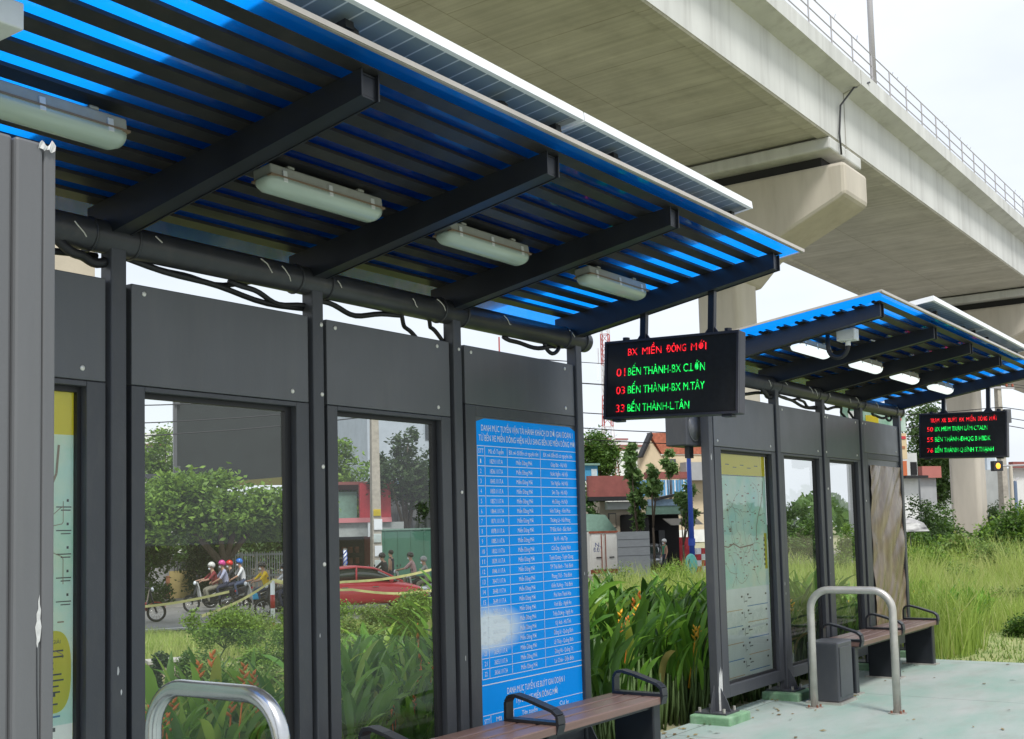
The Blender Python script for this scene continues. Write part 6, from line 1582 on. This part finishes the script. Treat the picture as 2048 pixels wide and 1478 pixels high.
f = Facade('corner_shop', 'narrow shop front with white, black and orange panels behind the shrubs', 'shop', 1797, 1834, 906, 58, 4, B['white'], base=-1.0); f.rect('orange_panel', 1799, 1812, 922, 952, mat('orange_panel', (.62, .16, .06), .6), .05); f.rect('dark_panel', 1820, 1832, 924, 950, B['darkin'], .05); f.rect('roof', 1794, 1838, 952, 957, MT['rubber'], .6, .6)
f = Facade('red_roof_hut', 'hut with a faded red roof left of the tan pier', 'hut', 1836, 1872, 934, 60, 4, None, base=-1.0); f.rect('wall', 1838, 1870, 956, 1080, B['grey'], .0, 3.5); f.rect('roof', 1835, 1873, 933, 956, W_('faded_red', (.42, .15, .13)), .3, .3)
f = Facade('low_building', 'low pale building with brown roof at the right frame edge', 'building', 2020, 2140, 936, 105, 10, B['white'], base=-1.0); f.rect('roof', 2015, 2145, 924, 936, B['brownroof'], .6, .5)
f = Facade('small_tower', 'small pale blue tower behind the farther sign', 'building', 1974, 1990, 895, 110, 4, B['pale'], base=-1.0); f.rect('parapet', 1973, 1991, 892, 895, B['white'], .2, 4.4)
# traffic light on an arm
p = bearing(2010, 58); tl = empty('traffic_light', (p.x, p.y, -1.0), FACE, 'traffic light with a glowing amber lamp on a long arm right of the tan pier', 'traffic light')
zt_ = height(2010, 932, 58) + 1.0
m = MB(); m.tube([(.35, 0, 0), (.35, 0, zt_)], .09, 10); m.build('pole', W_('cream_pole', (.55, .50, .42)), tl); m = MB(); m.tube([(-.6, 0, zt_), (4.0, 0, zt_ + .1)], .05, 8); m.build('arm', MT['rail'], tl)
m = MB(); m.box(-.85, -.25, -.12, .12, zt_ - .25, zt_ + .25); hs_ = m.build('housing', MT['black'], tl, bevel=.02)
m = MB(); m.ball((-.58, -.12, zt_), .15, .05, .15, 14, 8); m.build('lamp', mat('amber_lamp', (.5, .2, .02), .4, emit=(1.0, .38, .03), estr=1.3), hs_, smooth=True)
p = bearing(2027, 66); q_ = empty('street_pole', (p.x, p.y, -1), 0, 'blue grey pole right of the traffic light', 'pole'); m = MB(); m.tube([(0, 0, 0), (0, 0, 4.4)], .12, 8); m.build('pole', mat('blue_grey_pole', (.12, .17, .26), .5), q_); m = MB(); m.tube([(0, 0, 4.4), (.9, 0, 4.6)], .05, 6); m.build('arm', MT['rail'], q_)
p = bearing(1813, 38); um = empty('parasol', (p.x, p.y, ground_z(p.x, p.y)), 0, 'black and white parasol at the edge of the farther display board', 'parasol')
m = MB(); m.loft([[(r_ * math.cos(2 * math.pi * k / 8), r_ * math.sin(2 * math.pi * k / 8), z) for k in range(8)] for r_, z in ((.62, 1.45), (.45, 1.72), (.05, 1.9))], cap=False); m.build('canopy', mat('striped_cloth', (.03, .03, .04), .8, col2=(.6, .6, .6), vscale=1.2, vstretch=(1, 1, 4)), um); m = MB(); m.tube([(0, 0, 0), (0, 0, 1.95)], .02, 6); m.build('pole', MT['panel'], um)

# ---- street trees and shrubs
def T(name, label, px, d, blobs, n, size, leaf, trunk=.18, cat='tree', group=None, z=None, limbs=5, **kw):
    p = bearing(px, d); zz = z if z is not None else (ground_z(p.x, p.y) if cat != 'tree' else -1.0)
    return tree(name, label, (p.x, p.y, zz), blobs, n, size, leaf, trunk=trunk, cat=cat, group=group, limbs=limbs, **kw)
GT = 'street trees beyond the road'; GS = 'shrubs around the viaduct'
T('broad_tree', 'big broad leaved street tree with spreading crown over the riders', 452, 43.5, [(-2.0, .5, 3.4, 1.0, .7), (-.7, 0, 3.3, 1.1, .75), (.7, -.3, 3.5, 1.1, .7), (1.9, -.5, 3.3, 1.05, .75), (-3.1, .8, 3.2, 1.0, .8), (2.8, -1, 3.3, 1.0, .8), (0, .8, 4.1, 1.1, .6), (-1.7, .8, 4.2, 1.1, .6), (-2.4, .6, 2.7, .6, .8), (1.3, .3, 2.6, .7, .7), (2.5, .2, 2.5, .6, .8)], 15000, .12, 'bright', trunk=.24, group=GT, limbs=4)
T('dark_tree', 'dark leaning tree at the left of the first pane', 292, 44.5, [(-.3, 0, 2.6, .9, 1.1), (0, 0, 1.4, .85, 1.1), (.4, .2, 2.0, .7), (-.9, 0, 3.5, 1.0)], 5200, .11, 'tree', trunk=.16, group=GT)
T('light_tree', 'yellow green tree above the dark one at the left of the first pane', 335, 60, [(0, 0, 6.2, 1.3), (-1.4, 0.5, 5.7, 1.3), (0.6, 0, 5.2, 1.2), (-0.6, 0, 6.9, 1.0)], 5200, .13, 'bright', trunk=.16, group=GT)
T('hedge_tree', 'dark narrow evergreen between yellow gate and grey gate', 415, 46.5, [(-.4, 0, .9, .75, 1.2), (.3, 0, 1.0, .7, 1.3), (-.1, 0, 2.0, .8), (.6, 0, 2.2, .6)], 6000, .09, 'dark', trunk=.15, group=GT)
T('roadside_shrub', 'low shrub beside the parked front wheel in the first pane', 305, 43.5, [(0, 0, .35, .45), (-.5, 0, .4, .4), (.5, 0, .3, .35)], 1600, .07, 'tree', trunk=.02, cat='shrub', group=GT, z=-1.0)
T('garden_tree', 'pale green tree above the grey gate in the first pane', 545, 50, [(-0.5, 0, 1.9, 0.9), (0.6, 0, 1.6, 0.8), (0.1, 0, 2.7, 0.9)], 4000, .10, 'far', trunk=.12, group=GT)
T('backing_tree', 'dark tree filling the gap behind the broad leaved street tree', 400, 50.5, [(-1.5, 0, 2.2, .9), (-.4, 0, 2.5, 1.0), (.8, 0, 2.2, .9), (2.2, 0, 2.4, .9), (0, 0, 1.4, .8), (3.2, 0, 2.6, .8)], 5200, .11, 'tree', trunk=.16, group=GT)
T('dark_crown_tree', 'dark leafy tree in front of the tall blue grey reflection block', 815, 50, [(-.6, 0, 4.7, .9), (.2, 0, 5.4, .85), (-.1, 0, 6.2, .6), (1.0, 0, 4.5, .8), (-1.5, 0, 4.5, .6), (1.9, -.3, 4.9, .7), (.4, 0, 4.0, .9)], 5200, .12, 'dark', trunk=.14, group=GT)
T('thin_tree', 'thin dark treetop left of the big dark crown in the second pane', 757, 52, [(0, 0, 4.7, .35), (.1, 0, 5.5, .30, 1.6), (.5, 0, 4.4, .3)], 900, .12, 'dark', trunk=.06, group=GT)
T('shop_tree', 'light green tree left of the red signboard', 685, 56, [(0, 0, 3.8, 1.0), (-0.9, 0, 4.4, 0.9), (0.3, 0, 5.4, 0.9), (-0.5, 0, 6.2, 0.7)], 4200, .12, 'bright', trunk=.12, group=GT)
T('round_tree', 'round bushy tree left of the gabled house', 1194, 82, [(0, 0, 7.9, 1.25), (-0.9, 0, 7.5, 1.1), (0.8, 0, 7.5, 1.1), (0, 0, 6.7, 1.2), (0.9, 0, 6.4, 0.9)], 6500, .13, 'tree', trunk=.18, group=GT)
T('broad_leaved_sapling', 'tall climbing broad leaved sapling before the gabled house', 1272, 60, [(-0.45, 0, 6.3, 0.27, 1.3), (-0.7, 0, 5.6, 0.33), (-0.35, 0, 5.0, 0.35, 1.1), (0, 0, 4.3, 0.35, 1.2), (0.05, 0, 3.5, 0.35, 1.2), (-0.3, 0, 3.9, 0.31), (0.15, 0, 2.7, 0.31, 1.2), (-0.5, 0, 5.95, 0.31)], 1500, .17, 'teak', trunk=.07, group=GT, limbs=8)
T('broad_leaved_sapling', 'shorter broad leaved sapling in front of the blue sheet wall', 1302, 59, [(0, 0, 5.1, 0.27, 1.3), (-0.15, 0, 4.4, 0.33), (0.25, 0, 4.2, 0.31), (0.45, 0, 4.5, 0.23)], 700, .17, 'teak', trunk=.06, group=GT)
T('broad_leaved_sapling', 'broad leaved sapling rising over the left end of the container', 1177, 63, [(0, 0, 4.3, 0.39), (-0.2, 0, 3.6, 0.39), (0.1, 0, 3.0, 0.35), (1.1, 0, 4.0, 0.27), (0.6, 0, 4.25, 0.27), (0.4, 0, 2.7, 0.23)], 900, .15, 'teak', trunk=.06, group=GT)
T('broad_leaved_sapling', 'small sapling with few leaves right of the gable wall', 1338, 66, [(0, 0, 5.7, 0.3), (0.3, 0, 5.5, 0.3), (0, 0, 6.5, 0.22), (-0.5, 0, 5.9, 0.25)], 420, .19, 'teak', trunk=.05, group=GT)
T('broad_leaved_sapling', 'leafy sapling beside the blue pole', 1360, 58, [(0, 0, 3.7, 0.35), (0.5, 0, 3.5, 0.31), (0.75, 0, 4.1, 0.35), (0.8, 0, 3.1, 0.35), (0.7, 0, 2.6, 0.31)], 1100, .14, 'teak', trunk=.06, group=GT)
T('rain_tree', 'large spreading green tree left of the tan pier', 1862, 92, [(-1.0, 0, 9.6, 1.5), (0.6, 0, 9.2, 1.6), (-0.6, 0, 8.0, 1.6), (1.2, 0, 7.6, 1.5), (-0.2, 0, 6.4, 1.6), (1.6, 0, 6.2, 1.3), (-1.6, 0, 6.6, 1.3), (0.4, 0, 5.0, 1.5), (1.6, 0, 4.8, 1.2)], 12000, .16, 'far', trunk=.3, group=GT, limbs=9)
for k, (px, d, h, r_, lf, lab) in enumerate(((1835, 50, 3.7, 1.15, 'dark', 'dark shrub behind the orange banner'), (1862, 52, 3.5, 1.1, 'tree', 'green shrub left of the tan pier foot'), (1888, 54, 2.8, .9, 'tree', 'shrub hiding the left foot of the tan pier'), (1835, 42, 2.0, .9, 'tree', 'bushy shrub at the near left of the tan pier'), (1875, 44, 1.7, .8, 'bright', 'lighter shrub below the tan pier'),
        (1945, 42, 1.75, .85, 'tree', 'shrub covering the right foot of the tan pier'), (1985, 42, 2.05, 1.0, 'bright', 'bright shrub right of the tan pier'), (2025, 40, 2.2, 1.05, 'tree', 'bushy shrub below the traffic light'), (2065, 40, 2.4, 1.1, 'bright', 'bright shrub at the right frame edge'), (1910, 40, 1.4, .7, 'weed', 'low weedy shrub in front of the tan pier'), (2000, 66, 3.6, 1.1, 'dark', 'dark tree behind the traffic light'), (2045, 70, 3.9, 1.2, 'tree', 'tree behind the arm of the traffic light'), (1972, 70, 3.6, .9, 'dark', 'dark palm like tree right behind the tan pier'))):
    T('shrub', lab, px, d, [(-.45 * r_, 0, h * .45, r_ * .75), (.45 * r_, 0, h * .5, r_ * .75), (0, 0, h * .72, r_ * .62), (0, .3, h * .28, r_ * .8), (.9 * r_, 0, h * .3, r_ * .6), (-.9 * r_, 0, h * .3, r_ * .6)], 5200, .075, lf, trunk=.04, cat='shrub', group=GS)
weed(1618, 90, 1010, 30, 3500, .045, 'tree', 'green shrub behind the third bay of the farther shelter')
weed(1585, 90, 985, 36, 3500, .05, 'dark', 'dark shrub seen through the second pane of the farther shelter')
weed(1680, 80, 1030, 34, 3000, .045, 'bright', 'pale shrub seen through the farther shelter glass')
weed(1850, 110, 1085, 30, 3800, .035, 'bright', 'bright weed rising in the grass left of the tan pier foot')
weed(1990, 150, 1075, 30, 4200, .035, 'weed', 'pale seeded weed in the grass below the traffic light')
weed(1880, 120, 1190, 17, 3200, .022, 'weed', 'pale weed in the grass behind the farther bench')
weed(2040, 120, 1225, 15, 3600, .02, 'tree', 'dark leafy weed at the edge of the dry lawn')
weed(1230, 120, 1120, 30, 3600, .035, 'weed', 'pale weed in the grass before the grey sheet fence')
weed(1345, 110, 1128, 30, 3600, .035, 'bright', 'bright weed in the grass before the workshop')
weed(1930, 130, 1120, 24, 3800, .03, 'weed', 'feathery dark weed in the middle of the grass field')
weed(2010, 110, 1165, 18, 3200, .025, 'weed', 'tall seeded weed near the right frame edge')
# far green band closing the horizon
def band():
    V, F = [], []
    n = 26000
    a = nr.uniform(-1.3, 1.0, n); d = nr.uniform(170, 230, n); yaw = math.atan2(FWD.y, FWD.x) + a
    x = d * np.cos(yaw); y = d * np.sin(yaw); hh = 4.5 + 2.2 * np.sin(a * 37) + 1.5 * np.sin(a * 91 + 1) ; z = -1.2 + hh * nr.random(n) ** .7
    P = np.stack([x, y, z], 1); t = nr.normal(size=(n, 3)); t /= np.linalg.norm(t, axis=1)[:, None]; b = nr.normal(size=(n, 3)); b /= np.linalg.norm(b, axis=1)[:, None]
    V = np.stack([P - t * .9, P + b * .6, P + t * .9, P - b * .6], 1).reshape(-1, 3); F = np.arange(4 * n).reshape(-1, 4)
    npmesh('distant_woods', V, F, LF['far'], label='far green band of trees closing the horizon', cat='woods', kind='stuff')
band()
